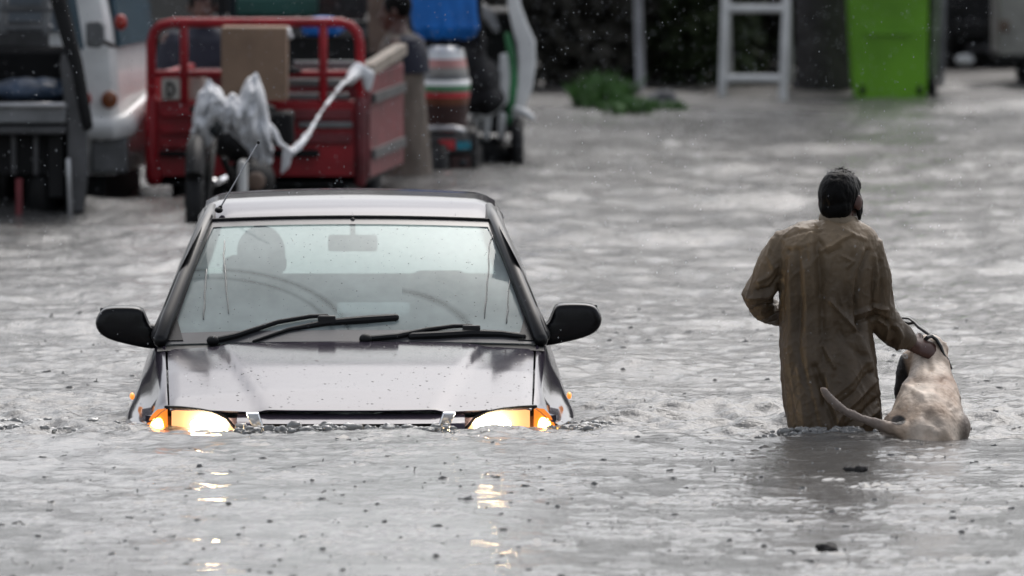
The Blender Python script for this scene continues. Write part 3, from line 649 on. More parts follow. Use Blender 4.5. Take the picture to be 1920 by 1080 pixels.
def build_wader():
    Y0 = 30.0
    P = lambda px, py, dy=0: W(px, py, Y0+dy)
    m_ = sc(Y0)
    base = P(1562, 800, .05); base.z = -.75
    man = thing('person', 'man in a soaked brown kameez wading away with one hand on a dog', 'person', base)
    # ---- body: head, neck, torso, arms, hands, legs as one skin
    hc = P(1576, 374, .04)
    mb, HM = head_parts(hc, R(24), R(-8), .94)
    mb.tube([P(1574, 400, .03), P(1570, 428, .02)], [.055, .06], 14)
    def torso(rows, infl=0.0, dyc=.05):
        rings = []
        for py, xl, xr, dep, dy in rows:
            c = P((xl+xr)/2, py, dyc+dy); hw = (xr-xl)/2*m_ + infl
            ring = []
            for k in range(40):
                a = 2*math.pi*k/40; e = 2.0/2.5
                ca, sa = math.cos(a), math.sin(a)
                ring.append(c + Vector((hw*math.copysign(abs(ca)**e, ca), (dep+infl)*math.copysign(abs(sa)**e, sa), 0)))
            rings.append(ring)
        return rings
    rows = [(404, 1545, 1603, .052, -.01), (412, 1540, 1606, .060, -.01), (418, 1508, 1618, .075, -.01), (427, 1478, 1632, .092, -.01), (440, 1462, 1642, .105, -.01), (465, 1458, 1645, .118, -.01), (500, 1461, 1640, .125, -.005),
            (540, 1463, 1634, .122, 0), (580, 1464, 1631, .118, .005), (620, 1464, 1634, .124, .01), (660, 1466, 1639, .138, .01), (700, 1468, 1643, .150, .01), (750, 1473, 1648, .160, .005), (800, 1481, 1655, .165, .0), (850, 1488, 1660, .168, 0), (900, 1490, 1664, .17, 0)]
    mb.loft(torso(rows[3:11], -.022))
    la = [P(1476, 460, .04), P(1446, 500, .045), P(1420, 555, .06), P(1432, 580, .14), P(1470, 592, .235), P(1500, 590, .28)]
    ra = [P(1626, 470, .04), P(1640, 520, .05), P(1648, 590, .08), P(1672, 620, .10), P(1700, 640, .12), P(1714, 648, .13)]
    mb.tube(la, [.046, .043, .038, .034, .028, .025], 14); mb.tube(ra, [.046, .043, .038, .034, .028, .025], 14)
    hand(mb, la[-1], la[-1]-la[-2], (0, .3, 1), .8)
    rd = (P(1752, 660, .17)-ra[-1]); hand(mb, P(1708, 645, .13), rd, (-.1, -.75, .6), .8, 1.12, -1)
    for sx in (-1, 1):
        hip = P(1562+sx*42, 720, .05); kn = hip+Vector((sx*.01, .02+.05*sx, -.36)); an = Vector((hip.x+sx*.02, hip.y-.03+.06*sx, -.70))
        mb.tube([hip, kn, an], [.085, .058, .042], 14); mb.tube([an+Vector((0, -.05, -.02)), an+Vector((0, .14, -.025))], [.035, .03], 10)
    body = remesh(mb, .0055, 3); b = body.build('body', M['skin'], man)
    # ---- hair cap
    hb = MB(); hb.ell((0, -.018, .020), (.076, .095, .092), 26, 18); hb.ell((0, -.045, -.030), (.066, .053, .058), 20, 12); hb.ell((0, -.045, -.050), (.056, .040, .033), 20, 12)
    hb.ell((.0, .035, .060), (.064, .058, .045), 18, 12)
    for sg in (-1, 1): hb.ell((sg*.071, .022, -.030), (.010, .022, .050), 10, 8)      # sideburns
    hb.ell((0, .052, -.098), (.046, .046, .030), 14, 10); pass  # beard
    hb.xf(HM); hair = remesh(hb, .005, 2)
    displace(hair, lambda V, N: .0035*nz(V*np.array([1, 1, .35]), 70, 1.3, 2))
    for k in range(70):     # wet tufts
        a = random.uniform(0, 6.28); r_ = random.uniform(.0, .05)
        p = HM @ Vector((r_*math.cos(a), -.02+r_*math.sin(a), .106-.4*r_)); q = p + Vector((random.uniform(-.018, .022), random.uniform(-.01, .02), random.uniform(.006, .02)))
        hair.tube([p - Vector((0, 0, .01)), (p+q)/2+Vector((0, 0, .004)), q], [.0022, .0014, .0006], 5)
    hair.build('hair', M['hair'], man)
    # ---- kameez: torso and sleeves as one cloth, then pulled into folds
    kb = MB(); kb.loft(torso(rows, .004))
    kb.tube([la[0]+Vector((.05, 0, .0))]+la[:5]+[la[4].lerp(la[5], .5)], [.060, .062, .056, .052, .047, .040, .036], 16)
    kb.tube([ra[0]+Vector((-.05, 0, .0))]+ra[:4]+[ra[3].lerp(ra[4], .8)], [.060, .064, .060, .058, .052, .044], 16)
    cloth = remesh(kb, .0046, 6)
    strokes = [  # photo-space fold lines: points, amplitude (m), half width (px)
        ([(1536, 420), (1534, 445), (1537, 500), (1543, 600), (1548, 700), (1546, 760)], -.007, 7), ([(1522, 440), (1524, 520), (1530, 620), (1532, 700)], .008, 8),
        ([(1552, 455), (1556, 540), (1560, 640), (1560, 700)], .005, 9), ([(1497, 470), (1502, 560), (1498, 650), (1508, 720), (1525, 800)], -.009, 8),
        ([(1480, 480), (1484, 600), (1482, 700), (1500, 810)], .006, 9), ([(1512, 500), (1516, 600), (1520, 690), (1545, 810)], .009, 9),
        ([(1500, 690), (1515, 750), (1530, 810)], .010, 7), ([(1530, 690), (1550, 750), (1570, 810)], -.012, 8), ([(1548, 700), (1562, 760), (1580, 800)], .010, 7),
        ([(1540, 470), (1560, 462), (1582, 447), (1600, 440)], .009, 5), ([(1540, 455), (1552, 478), (1575, 466)], -.006, 5),
        ([(1640, 715), (1615, 745), (1585, 775), (1570, 800)], .010, 6), ([(1632, 700), (1605, 735), (1575, 760)], -.008, 6), ([(1650, 745), (1620, 775), (1590, 800)], -.008, 6), ([(1625, 680), (1595, 720), (1565, 745)], .006, 6),
        ([(1648, 770), (1625, 790), (1605, 810)], .009, 6),
        ([(1630, 470), (1612, 510), (1604, 560), (1612, 620)], -.011, 6), ([(1618, 470), (1600, 520), (1596, 570)], .006, 6), ([(1600, 455), (1585, 500), (1580, 560), (1592, 620)], .005, 8),
        ([(1560, 565), (1580, 590), (1605, 618)], .009, 5), ([(1545, 650), (1556, 672), (1566, 690)], .009, 4), ([(1570, 610), (1590, 650), (1620, 668)], -.005, 8),
        ([(1600, 600), (1620, 650), (1635, 690)], .006, 8), ([(1470, 445), (1500, 436), (1540, 432)], -.004, 4), ([(1478, 460), (1500, 462), (1528, 452)], .004, 6), ([(1480, 470), (1470, 520), (1468, 600)], -.006, 5),
        ([(1457, 500), (1440, 520), (1424, 528)], .007, 5), ([(1462, 515), (1446, 540), (1420, 545)], -.008, 5), ([(1460, 540), (1440, 556), (1408, 560)], .008, 5), ([(1462, 565), (1440, 572), (1412, 580)], -.008, 4), ([(1464, 580), (1440, 590), (1425, 595)], .007, 4),
        ([(1452, 450), (1440, 480), (1450, 500)], .006, 5), ([(1610, 590), (1640, 575), (1662, 580)], .010, 5), ([(1608, 605), (1640, 592), (1664, 600)], -.010, 5), ([(1650, 600), (1668, 612), (1664, 635)], .008, 5), ([(1664, 605), (1680, 622), (1675, 645)], -.008, 5), ([(1680, 612), (1692, 632), (1684, 655)], .007, 5),
        ([(1640, 480), (1648, 520), (1640, 560)], .007, 6), ([(1650, 490), (1655, 540), (1650, 575)], -.006, 5), ([(1575, 425), (1600, 440), (1625, 448)], .005, 5), ([(1580, 480), (1600, 490), (1590, 500)], .006, 4)]
    def folds(V, N):
        px = 960 + V[:, 0]/V[:, 1]*F; py = (CAM_H - V[:, 2])/V[:, 1]*F + HOR
        back = np.clip(-N[:, 1]*1.6+.25, 0, 1); d = np.zeros(len(V))
        for pts, a, wd in strokes:
            best = np.full(len(V), 1e9)
            for (x0, y0), (x1, y1) in zip(pts[:-1], pts[1:]):
                dx, dy = x1-x0, y1-y0; t = np.clip(((px-x0)*dx+(py-y0)*dy)/(dx*dx+dy*dy), 0, 1)
                best = np.minimum(best, np.hypot(px-x0-t*dx, py-y0-t*dy))
            d += a*1.25*np.exp(-(best/(wd*.78))**2)*back
        low = np.clip((.55-V[:, 2])/.5, 0, 1)
        ang = np.arctan2(V[:, 1]-30.05, V[:, 0]-1.14)
        d += low*.007*np.sin(ang*11+2.0*np.sin(V[:, 2]*6)) * np.clip(1-np.abs(N[:, 2]), 0, 1)*np.clip((1.33-V[:, 0])/.05, 0, 1)
        d += .0065*nz(V*np.array([1, 1, .36]), 17, 3.1, 2) + .0008*nz(V, 60, 5.0, 2)
        S = np.stack([V[:, 0]+.35*V[:, 2]*np.sign(V[:, 0]-1.15), V[:, 1], V[:, 2]*.34], 1); r1 = 1-np.abs(nz(S, 19, 7.7)); d += .0036*np.clip((r1-.80)/.2, 0, 1)**1.6*np.clip(.5+1.5*nz(V, 4, 9.1), 0, 1.3) + .0020*np.clip((1-np.abs(nz(V*np.array([1, 1, .7]), 30, 2.4))-.84)/.16, 0, 1)**1.5
        return d
    displace(cloth, folds)
    V = np.array(cloth.v)
    t = np.clip((.98 - V[:, 2] + .16*nz(V, 5, 2.2, 2))/.62, 0, 1); t = t*t*(3-2*t)
    dry_toplit, wet = np.array([.26, .19, .118]), np.array([.076, .052, .030])  # wet cloth darkens downwards; pale shoulder tone also holds painted top light
    C = dry_toplit*(1-t[:, None]) + wet*t[:, None]
    ko = cloth.build('kameez', M['kameez'], man)
    if len(ko.data.vertices) == len(C): vcol(ko, np.concatenate([C, np.ones((len(C), 1))], 1))
    # collar band
    cb = MB()
    rg = []
    for kk, (py, g) in enumerate(((399, .006), (403, .010), (416, .020), (420, .014))):
        c = P(1573, py, .035)
        rg.append([c+Vector(((.056+g)*math.cos(a), (.058+g)*math.sin(a), .010*math.cos(a)*-1)) for a in [2*math.pi*i/32 for i in range(32)]])
    cb.loft(rg, caps=False); co = cb.build('collar', M['kameez'], man, solid=.003, sub=1)
    vcol(co, np.tile([.19, .145, .095, 1], (len(co.data.vertices), 1)))
    sb = MB()
    for sx in (-1, 1):
        hip = P(1562+sx*40, 760, .05); sb.tube([hip, hip+Vector((sx*.01, .02+.05*sx, -.34)), Vector((hip.x+sx*.02, hip.y-.03+.06*sx, -.66))], [.085, .08, .065], 16)
    remesh(sb, .012, 4).build('shalwar', M['shalwar'], man)
    return man
build_wader()

def build_dog():
    Y0 = 29.74
    P = lambda px, py, dy=0: W(px, py, Y0+dy)
    k = sc(Y0)
    root = thing('dog', 'pale tan dog with a raised tail standing in flood water beside the wading man', 'dog', (P(1735, 800, .3).x, Y0+.3, -.68))
    mb = MB()
    mb.tube([P(1738, 822, -.02), P(1737, 806, .05), P(1739, 785, .15), P(1742, 755, .28), P(1745, 728, .38), P(1745, 700, .44), P(1745, 676, .47), P(1746, 658, .49)],
            [66*k, 74*k, 70*k, 60*k, 50*k, 41*k, 37*k, 31*k], 24, up=(1, 0, 0))
    mb.ell(P(1700, 805, .03), (50*k, .10, 42*k), 20, 14); mb.ell(P(1775, 805, .05), (44*k, .11, 44*k), 20, 14)    # haunches
    mb.ell(P(1768, 768, .24), (34*k, .10, 40*k), 16, 12); mb.ell(P(1715, 765, .24), (34*k, .10, 36*k), 16, 12)
    mb.ell(P(1668, 822, .0), (16*k, .035, 18*k), 14, 10)
    # head and muzzle turned towards the man
    mb.ell(P(1738, 657, .50), (33*k, .075, 30*k), 18, 12)
    mb.tube([P(1730, 664, .51), P(1706, 682, .50), P(1695, 708, .50), P(1690, 733, .50), P(1689, 746, .50)], [29*k, 24*k, 18*k, 15*k, 12*k], 14)
    mb.ell(P(1688, 738, .55), (8*k, .02, 9*k), 10, 8)
    mb.tube([P(1712, 700, .55), P(1706, 728, .555), P(1702, 744, .555)], [16*k, 12*k, 9*k], 10)      # lower jaw
    # ears
    mb.tube([P(1748, 648, .47), P(1756, 644, .455), P(1764, 655, .45)], [6*k, 8*k, 5*k], 10, sq=.5)
    mb.tube([P(1764, 648, .49), P(1771, 642, .48), P(1776, 655, .475), P(1775, 672, .47)], [6*k, 8*k, 7*k, 4*k], 10, sq=.6)
    # tail
    mb.tube([P(1712, 806, -.05), P(1690, 807, -.09), P(1662, 800, -.11), P(1628, 790, -.12), P(1596, 777, -.12), P(1572, 762, -.12), P(1555, 746, -.12), P(1543, 731, -.12)],
            [22*k, 17*k, 12.5*k, 10*k, 8.5*k, 7.8*k, 7*k, 6.5*k], 14)
    # legs under the water
    for sx in (-1, 1):
        h = P(1737+sx*42, 822, .05)
        mb.tube([h, h+Vector((0, .09, -.20)), h+Vector((0, -.03, -.38)), h+Vector((0, .0, -.60))], [.07, .055, .032, .026], 12); mb.ell(h+Vector((0, .03, -.63)), (.032, .05, .024))
        s_ = P(1745+sx*26, 745, .40)
        mb.tube([s_, s_+Vector((0, -.05, -.25)), s_+Vector((0, .0, -.45)), s_+Vector((0, .01, -.62))], [.06, .045, .032, .026], 12); mb.ell(s_+Vector((0, .03, -.64)), (.03, .045, .024))
    dog = remesh(mb, .0055, 6)
    def fur(V, N):
        px = 960 + V[:, 0]/V[:, 1]*F; py = (CAM_H - V[:, 2])/V[:, 1]*F + HOR
        d = .0055*nz(V*np.array([1.4, .6, .8]), 13, 4.0, 2) + .0018*nz(V*np.array([1.5, .6, 1.0]), 90, 1.0, 2)
        # dimple beside the tail and flank crease, shoulder-blade ridge
        d -= .020*np.exp(-(((px-1742)/9)**2+((py-812)/30)**2)); d += .006*np.exp(-(((px-1700)/9)**2+((py-745)/30)**2))
        for x0, y0, x1, y1, a, wd in ((1745, 780, 1762, 800, -.008, 8), (1715, 712, 1770, 715, -.006, 6), (1705, 730, 1730, 745, .006, 7), (1762, 730, 1785, 760, -.006, 7), (1740, 660, 1744, 690, -.004, 6)):
            dx, dy = x1-x0, y1-y0; t = np.clip(((px-x0)*dx+(py-y0)*dy)/(dx*dx+dy*dy), 0, 1)
            d += 1.8*a*np.exp(-(np.hypot(px-x0-t*dx, py-y0-t*dy)/wd)**2)
        return d
    displace(dog, fur)
    V = np.array(dog.v)
    px = 960 + V[:, 0]/V[:, 1]*F; py = (CAM_H - V[:, 2])/V[:, 1]*F + HOR
    base = np.array([.40, .305, .23]); pale = np.array([.55, .465, .385]); dark = np.array([.010, .009, .009]); tan = np.array([.26, .16, .10])
    n1 = nz(V, 6, 1.0, 2)[:, None]
    n2 = nz(V*np.array([1.3, .5, 1]), 28, 3.0, 2)[:, None]; C = (base + (pale-base)*np.clip(.5+n1*1.4, 0, 1))*np.clip(1+.28*n2, .6, 1.3)
    def mixm(C, c, m): return C*(1-m[:, None]) + c*m[:, None]
    C = mixm(C, tan, np.clip(np.exp(-(((px-1775)/26)**2+((py-735)/40)**2))*.7 + np.exp(-((py-712)/12)**2)*.5*(px > 1690), 0, 1))
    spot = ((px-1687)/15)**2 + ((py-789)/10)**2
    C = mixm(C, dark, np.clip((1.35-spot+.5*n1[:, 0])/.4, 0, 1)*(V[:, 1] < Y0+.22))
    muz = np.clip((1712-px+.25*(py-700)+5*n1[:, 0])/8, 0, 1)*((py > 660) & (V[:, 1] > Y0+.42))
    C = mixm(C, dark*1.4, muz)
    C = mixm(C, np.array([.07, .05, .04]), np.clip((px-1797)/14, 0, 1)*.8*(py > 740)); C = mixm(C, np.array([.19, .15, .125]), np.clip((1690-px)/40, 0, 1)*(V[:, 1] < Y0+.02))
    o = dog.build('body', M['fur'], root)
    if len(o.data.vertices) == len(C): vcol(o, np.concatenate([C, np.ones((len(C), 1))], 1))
    # eyes
    e = MB(); e.ell(P(1722, 664, .455), (.008, .006, .008), 10, 8); e.build('eye', M['strap'], root)
    # leash doubled over the hand and looped round the neck
    st = MB()
    st.tube([P(1686, 596, .50), P(1704, 597, .49), P(1714, 604, .47), P(1722, 613, .46), P(1738, 624, .45), P(1747, 631, .44)], [.006, .007, .008, .010, .011, .009], 8, sq=.6)
    st.tube([P(1690, 603, .50), P(1704, 607, .48), P(1716, 605, .47)], .005, 8)
    st.tube([P(1744, 628, .44), P(1756, 637, .44), P(1764, 650, .43), P(1769, 664, .43), P(1774, 671, .44)], [.010, .012, .012, .010, .008], 8, sq=.6)
    st.tube([P(1774, 671, .44), P(1782, 690, .50), P(1770, 700, .56), P(1735, 690, .56), P(1712, 672, .50), P(1716, 655, .44), P(1740, 632, .42), P(1747, 630, .43)], .008, 8, sq=.6)
    so_ = st.build('leash', M['strap']); tag(so_, 'black strap leash looped over the dog neck and the man hand', 'leash')
    rg = MB(); rg.torus(P(1698, 668, .40), .007, .0018, 'Y', n=18, k=6); rg.tube([P(1696, 665, .40), P(1701, 672, .40)], .002, 6); rg.build('buckle', M['steel'], so_)
build_dog()

def build_driver():
    root = thing('person', 'driver sitting behind the misted windscreen of the dark car', 'person', (CARX-.34, 32.15, -.3))
    c = Vector((CARX-.365, 32.08, -.03))
    mb, HM = head_parts(Vector((CARX-.378, 32.00, .495)), R(180), 0, 1.12)
    mb.tube([c+Vector((0, 0, .44)), c+Vector((0, 0, .36))], [.055, .06], 12)
    mb.ell(c+Vector((0, .03, .20)), (.21, .13, .22), 20, 14); mb.ell(c+Vector((0, .03, -.05)), (.19, .14, .22), 20, 14)
    for sg in (-1, 1):
        mb.tube([c+Vector((sg*.20, .02, .30)), c+Vector((sg*.25, -.14, .12)), c+Vector((sg*.14, -.36, .22))], [.055, .046, .035], 12)
        hand(mb, c+Vector((sg*.14, -.37, .225)), (-.2*sg, -.8, .4), (0, .3, 1), .9)
        mb.tube([c+Vector((sg*.10, 0, -.18)), c+Vector((sg*.13, -.42, -.12)), c+Vector((sg*.12, -.60, -.30))], [.085, .065, .05], 12)
    remesh(mb, .009, 4).build('body', M['skin'], root)
    sh = MB(); sh.ell(c+Vector((0, .03, .19)), (.235, .15, .235), 20, 14); sh.ell(c+Vector((0, .03, -.05)), (.21, .16, .23), 20, 14)
    for sg in (-1, 1): sh.tube([c+Vector((sg*.19, .02, .30)), c+Vector((sg*.25, -.13, .13)), c+Vector((sg*.2, -.24, .17))], [.07, .06, .05], 12)
    remesh(sh, .012, 4).build('shirt', M['navy'], root)
    hb = MB(); hb.ell((0, -.018, .026), (.082, .098, .090), 20, 14); hb.xf(HM); hb.build('hair', M['hair'], root)
    pp = MB(); pp.box((CARX+.06, 31.27, .34), (.27, .14, .05), Matrix.Rotation(R(12), 3, 'X'))
    tag(pp.build('tissue_box', M['paper'], bevel=.008), 'pale box lying on the dashboard behind the windscreen', 'box')
build_driver()

# ------------------------------------------------------------------ background vehicles
def arch(mb, pts, r, n=10): return mb.tube(pts, r, n)
def wheel(parent, c, R0, wd, axis, name='wheel'):
    mb = MB(); mb.torus(c, R0-wd*.5, wd*.5, axis, 24, 10, flat=1.0); w_ = mb.build(name, M['rubber'], parent)
    rr = {'X': (wd*.35, R0*.62, R0*.62), 'Y': (R0*.62, wd*.35, R0*.62)}[axis]
    mb = MB(); mb.ell(c, rr, 16, 10); mb.build('rim', M['steel'], w_)
    return w_

def build_cargo_trike():
    Yb = 46.0; dv = Vector((.095, .995, 0))
    def T(px, py, d=0.0): return W(px, py, Yb) + dv*d
    base = T(479, 345); base.z = -.6
    root = thing('cargo_tricycle', 'red three-wheeled cargo motorcycle with railed open bed standing in the water', 'cargo tricycle', base)
    def panel(name, px0, py0, px1, py1, d0, d1, m, parent=root, bevel=.01):
        a, b = T(px0, py0), T(px1, py1); mb = MB(); out = []
        for d in (d0, d1):
            out += [Vector((a.x, a.y, a.z))+dv*d, Vector((b.x, a.y, a.z))+dv*d, Vector((b.x, a.y, b.z))+dv*d, Vector((a.x, a.y, b.z))+dv*d]
        mb.add(out, [(0, 1, 2, 3), (4, 7, 6, 5), (0, 4, 5, 1), (1, 5, 6, 2), (2, 6, 7, 3), (3, 7, 4, 0)])
        return mb.build(name, m, parent, bevel=bevel)
    # headboard with pressed ribs
    hb = panel('headboard', 272, 188, 685, 345, 0, .05, M['red'])
    for y in (205, 236, 262): panel('rib', 300, y, 372, y+16, -.025, 0, M['red'], hb)
    for y in (205, 250): panel('rib', 520, y, 660, y+20, -.025, 0, M['red_dark'], hb)
    panel('rib', 560, 228, 662, 240, -.03, 0, M['grey_metal'], hb)
    panel('cross_bar', 300, 283, 395, 293, -.06, -.02, M['dark_metal']); panel('cross_bar', 515, 280, 600, 294, -.06, -.02, M['dark_metal'])
    mb = MB(); mb.tube([T(284, 188), T(284, 300), T(288, 332)], [.035, .035, .05], 10); mb.build('corner_post', M['red'], root)
    mb = MB(); mb.tube([T(676, 188), T(676, 340)], .035, 10); mb.build('corner_post', M['red_dark'], root)
    # tubular frame above
    mb = MB(); mb.tube([T(283, 190), T(283, 82), T(288, 60), T(302, 47), T(325, 42), T(640, 42), T(658, 48), T(670, 62), T(675, 82), T(676, 190)], .027, 10); mb.build('rail_frame', M['red'], root)
    for x in (345, 606):
        mb = MB(); mb.tube([T(x, 44), T(x, 186)], .024, 10); mb.build('upright', M['red'], root)
    mb = MB(); mb.tube([T(284, 138), T(676, 138)], .020, 10); mb.build('cross_rail', M['red'], root)
    panel('name_panel', 302, 146, 350, 188, -.01, .02, M['cream'], hb)
    panel('slat', 537, 148, 660, 163, .02, .05, M['grey_metal']); panel('slat', 537, 118, 690, 136, .3, .34, M['grey_metal']); panel('slat', 537, 175, 655, 188, .02, .05, M['grey_metal'])
    # letter on the name panel
    mb = MB(); mb.beam(T(315, 154, -.02), T(315, 180, -.02), .010, .012); mb.torus(T(315, 167, -.02), .036, .007, 'Y', 16, 6, -math.pi/2, math.pi/2); mb.build('letter', M['label_black'], hb)
    # sides, floor and tail
    def side(px, m):
        mb = MB(); a = T(px, 140); b = T(px, 335)
        q = [a, a+dv*1.7, b+dv*1.7, b]; o = Vector((.04, 0, 0))
        mb.add([p for p in q]+[p+o for p in q], [(0, 1, 2, 3), (4, 7, 6, 5), (0, 4, 5, 1), (1, 5, 6, 2), (2, 6, 7, 3), (3, 7, 4, 0)])
        return mb.build('side_panel', m, root, bevel=.01)
    side(274, M['red']); sp = side(680, M['red_dark'])
    mb = MB(); a, b = T(690, 132), T(690, 104); mb.beam(T(688, 132, 0), T(690, 132, 1.65)+Vector((0, 0, .06)), .07, .06); mb.build('top_board', M['tan_cloth'], sp)
    for y in (185, 290):
        mb = MB(); mb.beam(T(694, y, .05), T(694, y, 1.6), .05, .05); mb.build('side_rail', M['mid_grey'], sp)
    mb = MB(); a, b = T(284, 330), T(676, 330); mb.add([a, b, b+dv*1.7, a+dv*1.7]+[p-Vector((0, 0, .05)) for p in (a, b, b+dv*1.7, a+dv*1.7)], [(0, 1, 2, 3), (4, 7, 6, 5), (0, 4, 5, 1), (1, 5, 6, 2), (2, 6, 7, 3), (3, 7, 4, 0)]); mb.build('floor', M['dark_metal'], root)
    panel('tailgate', 284, 150, 676, 330, 1.66, 1.70, M['red_dark'])
    panel('chassis', 330, 330, 650, 420, .1, 1.5, M['dark_metal'])
    for x in (300, 655): wheel(root, T(x, 385, 1.0), .27, .13, 'X')
    # motorcycle front
    def D(px, py, Y=44.6): return W(px, py, Y)
    wheel(root, D(368, 385, 44.2), .29, .10, 'X', 'front_wheel')
    fd = MB(); fd.torus(D(368, 385, 44.2), .32, .055, 'X', 16, 8, .2, 2.6, flat=.9); fd.build('mudguard', M['rubber'], root)
    for x in (352, 388):
        mb = MB(); mb.tube([D(x+14, 240, 44.75), D(x, 385, 44.2)], .020, 8); mb.build('fork', M['dark_metal'], root)
    mb = MB(); mb.ell(D(402, 236, 44.5), (.065, .06, .065), 16, 12); hl = mb.build('headlamp', M['dark_metal'], root)
    mb = MB(); mb.ell(D(402, 236, 44.44), (.05, .02, .05), 16, 10); mb.build('lens', M['dark_glass'], hl)
    mb = MB(); mb.tube([D(360, 205, 44.9), D(400, 190, 44.75), D(470, 190, 44.75), D(512, 205, 44.9)], .016, 8); mb.build('handlebar', M['dark_metal'], root)
    mb = MB(); mb.ell(D(440, 262, 45.2), (.13, .28, .12), 18, 12); mb.build('fuel_tank', M['dark_metal'], root)
    mb = MB(); mb.tube([D(420, 300, 44.7), D(440, 345, 44.9), D(500, 350, 45.2), D(505, 300, 45.2)], .02, 8); mb.ell(D(470, 335, 45.1), (.13, .2, .12), 16, 10); mb.build('engine', M['dark_metal'], root)
    mb = MB(); mb.tube([D(380, 352, 44.55), D(402, 342, 44.5), D(420, 334, 44.6)], .022, 8); mb.build('crash_bar', M['chrome'], root)
    mb = MB(); mb.tube([D(455, 308, 44.6), D(455, 368, 44.6)], .026, 8); mb.build('down_tube', M['white_paint'], root)
    mb = MB(); mb.ell(D(480, 340, 44.75), (.05, .03, .05), 14, 10); mb.build('horn', M['brown'], root)
    mb = MB(); mb.box(D(455, 215, 45.6), (.34, .5, .10)); mb.build('seat', M['rubber'], root, bevel=.04)
    mb = MB(); mb.box(D(478, 240, 45.62), (.42, .36, .18)); mb.build('cargo_rack', M['dark_metal'], root, bevel=.02)
    # things on it
    t = MB(); a = W(478, 118, 45.75); t.box(a+Vector((0, .0, -.0)), (.355, .32, .395)); bx = t.build('cardboard_carton', M['carton'], bevel=.006); tag(bx, 'large brown cardboard carton standing on the red cargo tricycle', 'carton')
    t = MB(); t.tube([W(540, 57, 45.8), W(528, 62, 45.7), W(544, 68, 45.75)], [.02, .025, .018], 10); tag(t.build('plastic_bag', M['plastic_wrap']), 'small white plastic bag on the corner of the carton', 'bag')
    t = MB(); c = T(362, 166, .1); rr = [.055, .06, .06, .058, .05]; zz = [-.07, -.04, .04, .062, .07]
    t.loft([[c+Vector((r_*math.cos(a), r_*math.sin(a), z)) for a in [2*math.pi*i/16 for i in range(16)]] for r_, z in zip(rr, zz)]); tb = t.build('plastic_tub', M['cream'], bevel=.005); tag(tb, 'cream plastic tub behind the railing of the red tricycle', 'tub')
    t = MB(); t.box(T(566, 64, .9), (.20, .5, .07)); t.ell(T(570, 60, .9), (.13, .2, .06)); u = remesh(t, .014, 5); tag(u.build('blue_bundle', M['blue']), 'folded blue sheet lying in the red tricycle bed', 'sheet')
    t = MB(); t.tube([T(500, 128, -.12), T(520, 122, -.12), T(545, 130, -.1), T(566, 133, -.1)], [.02, .03, .025, .012], 10); tag(t.build('black_glove', M['black_cloth']), 'small black cloth lying against the carton', 'cloth')
    # plastic sheet over the handlebar
    def Q(px, py, d=0.0): return W(px, py, 44.45+d)
    t = MB(); k = 44.45/F
    us = np.linspace(0, 1, 44); top = lambda u: float(np.interp(u, [0, .08, .2, .3, .42, .6, .72, .82, .9, 1], [225, 172, 150, 160, 182, 178, 146, 138, 170, 245]))
    bot = lambda u: float(np.interp(u, [0, .12, .2, .28, .38, .5, .62, .75, .88, 1], [266, 280, 272, 258, 246, 250, 266, 300, 312, 298]))
    dep = lambda u, v: -.16*math.sin(math.pi*min(1, v*1.1+.05))*(.6+.4*math.sin(math.pi*u)) + .034*math.sin(u*27+2.5*math.sin(v*4))*v + .026*math.sin(u*57+v*6)*v + .05*noise.noise(Vector((u*9, v*6, 3.3))) + .03*noise.noise(Vector((u*22, v*14, 1.3)))
    def sheet(sgn):
        return lambda u, v: Q(362+146*u+ 5*math.sin(v*7+u*9)*v, top(u)+(bot(u)-top(u))*v*(1 if sgn < 0 else .72)+3*math.sin(u*40)*v + 9*noise.noise(Vector((u*11, 0, 4.4))), .05 + (dep(u, v) if sgn < 0 else -.8*dep(u, v)))
    t.grid(sheet(-1), list(us), list(np.linspace(0, 1, 22))); t.grid(sheet(1), list(us), list(np.linspace(0, 1, 22)))
    tag(t.build('plastic_sheet', M['plastic_wrap'], solid=.006), 'crumpled white plastic sheet draped over the red tricycle handlebar', 'sheet'); t = MB()
    t.tube([Q(508, 235, .03), Q(525, 268, .03), Q(545, 284, .05), Q(560, 280, .07)], [.03, .034, .03, .02], 10, sq=.4)
    t.tube([Q(548, 285, .05), Q(570, 262, .15), Q(605, 205, .5), Q(640, 160, 1.0), Q(662, 142, 1.35)], [.032, .022, .014, .014, .025], 10, sq=.5)
    t.tube([Q(655, 150, 1.35), Q(672, 128, 1.45), Q(688, 140, 1.45), Q(690, 165, 1.45)], [.03, .045, .035, .02], 10)
    t.tube([Q(540, 284, .05), Q(534, 310, .05), Q(528, 325, .05)], [.022, .026, .012], 10)
    u = remesh(t, .010, 6); displace(u, lambda V, N: .012*nz(V*np.array([1, 1, .5]), 14, 2.0, 2)); tag(u.build('plastic_strip', M['plastic_wrap']), 'twisted white plastic strip tied to the rim of the red tricycle bed', 'plastic strip')
build_cargo_trike()

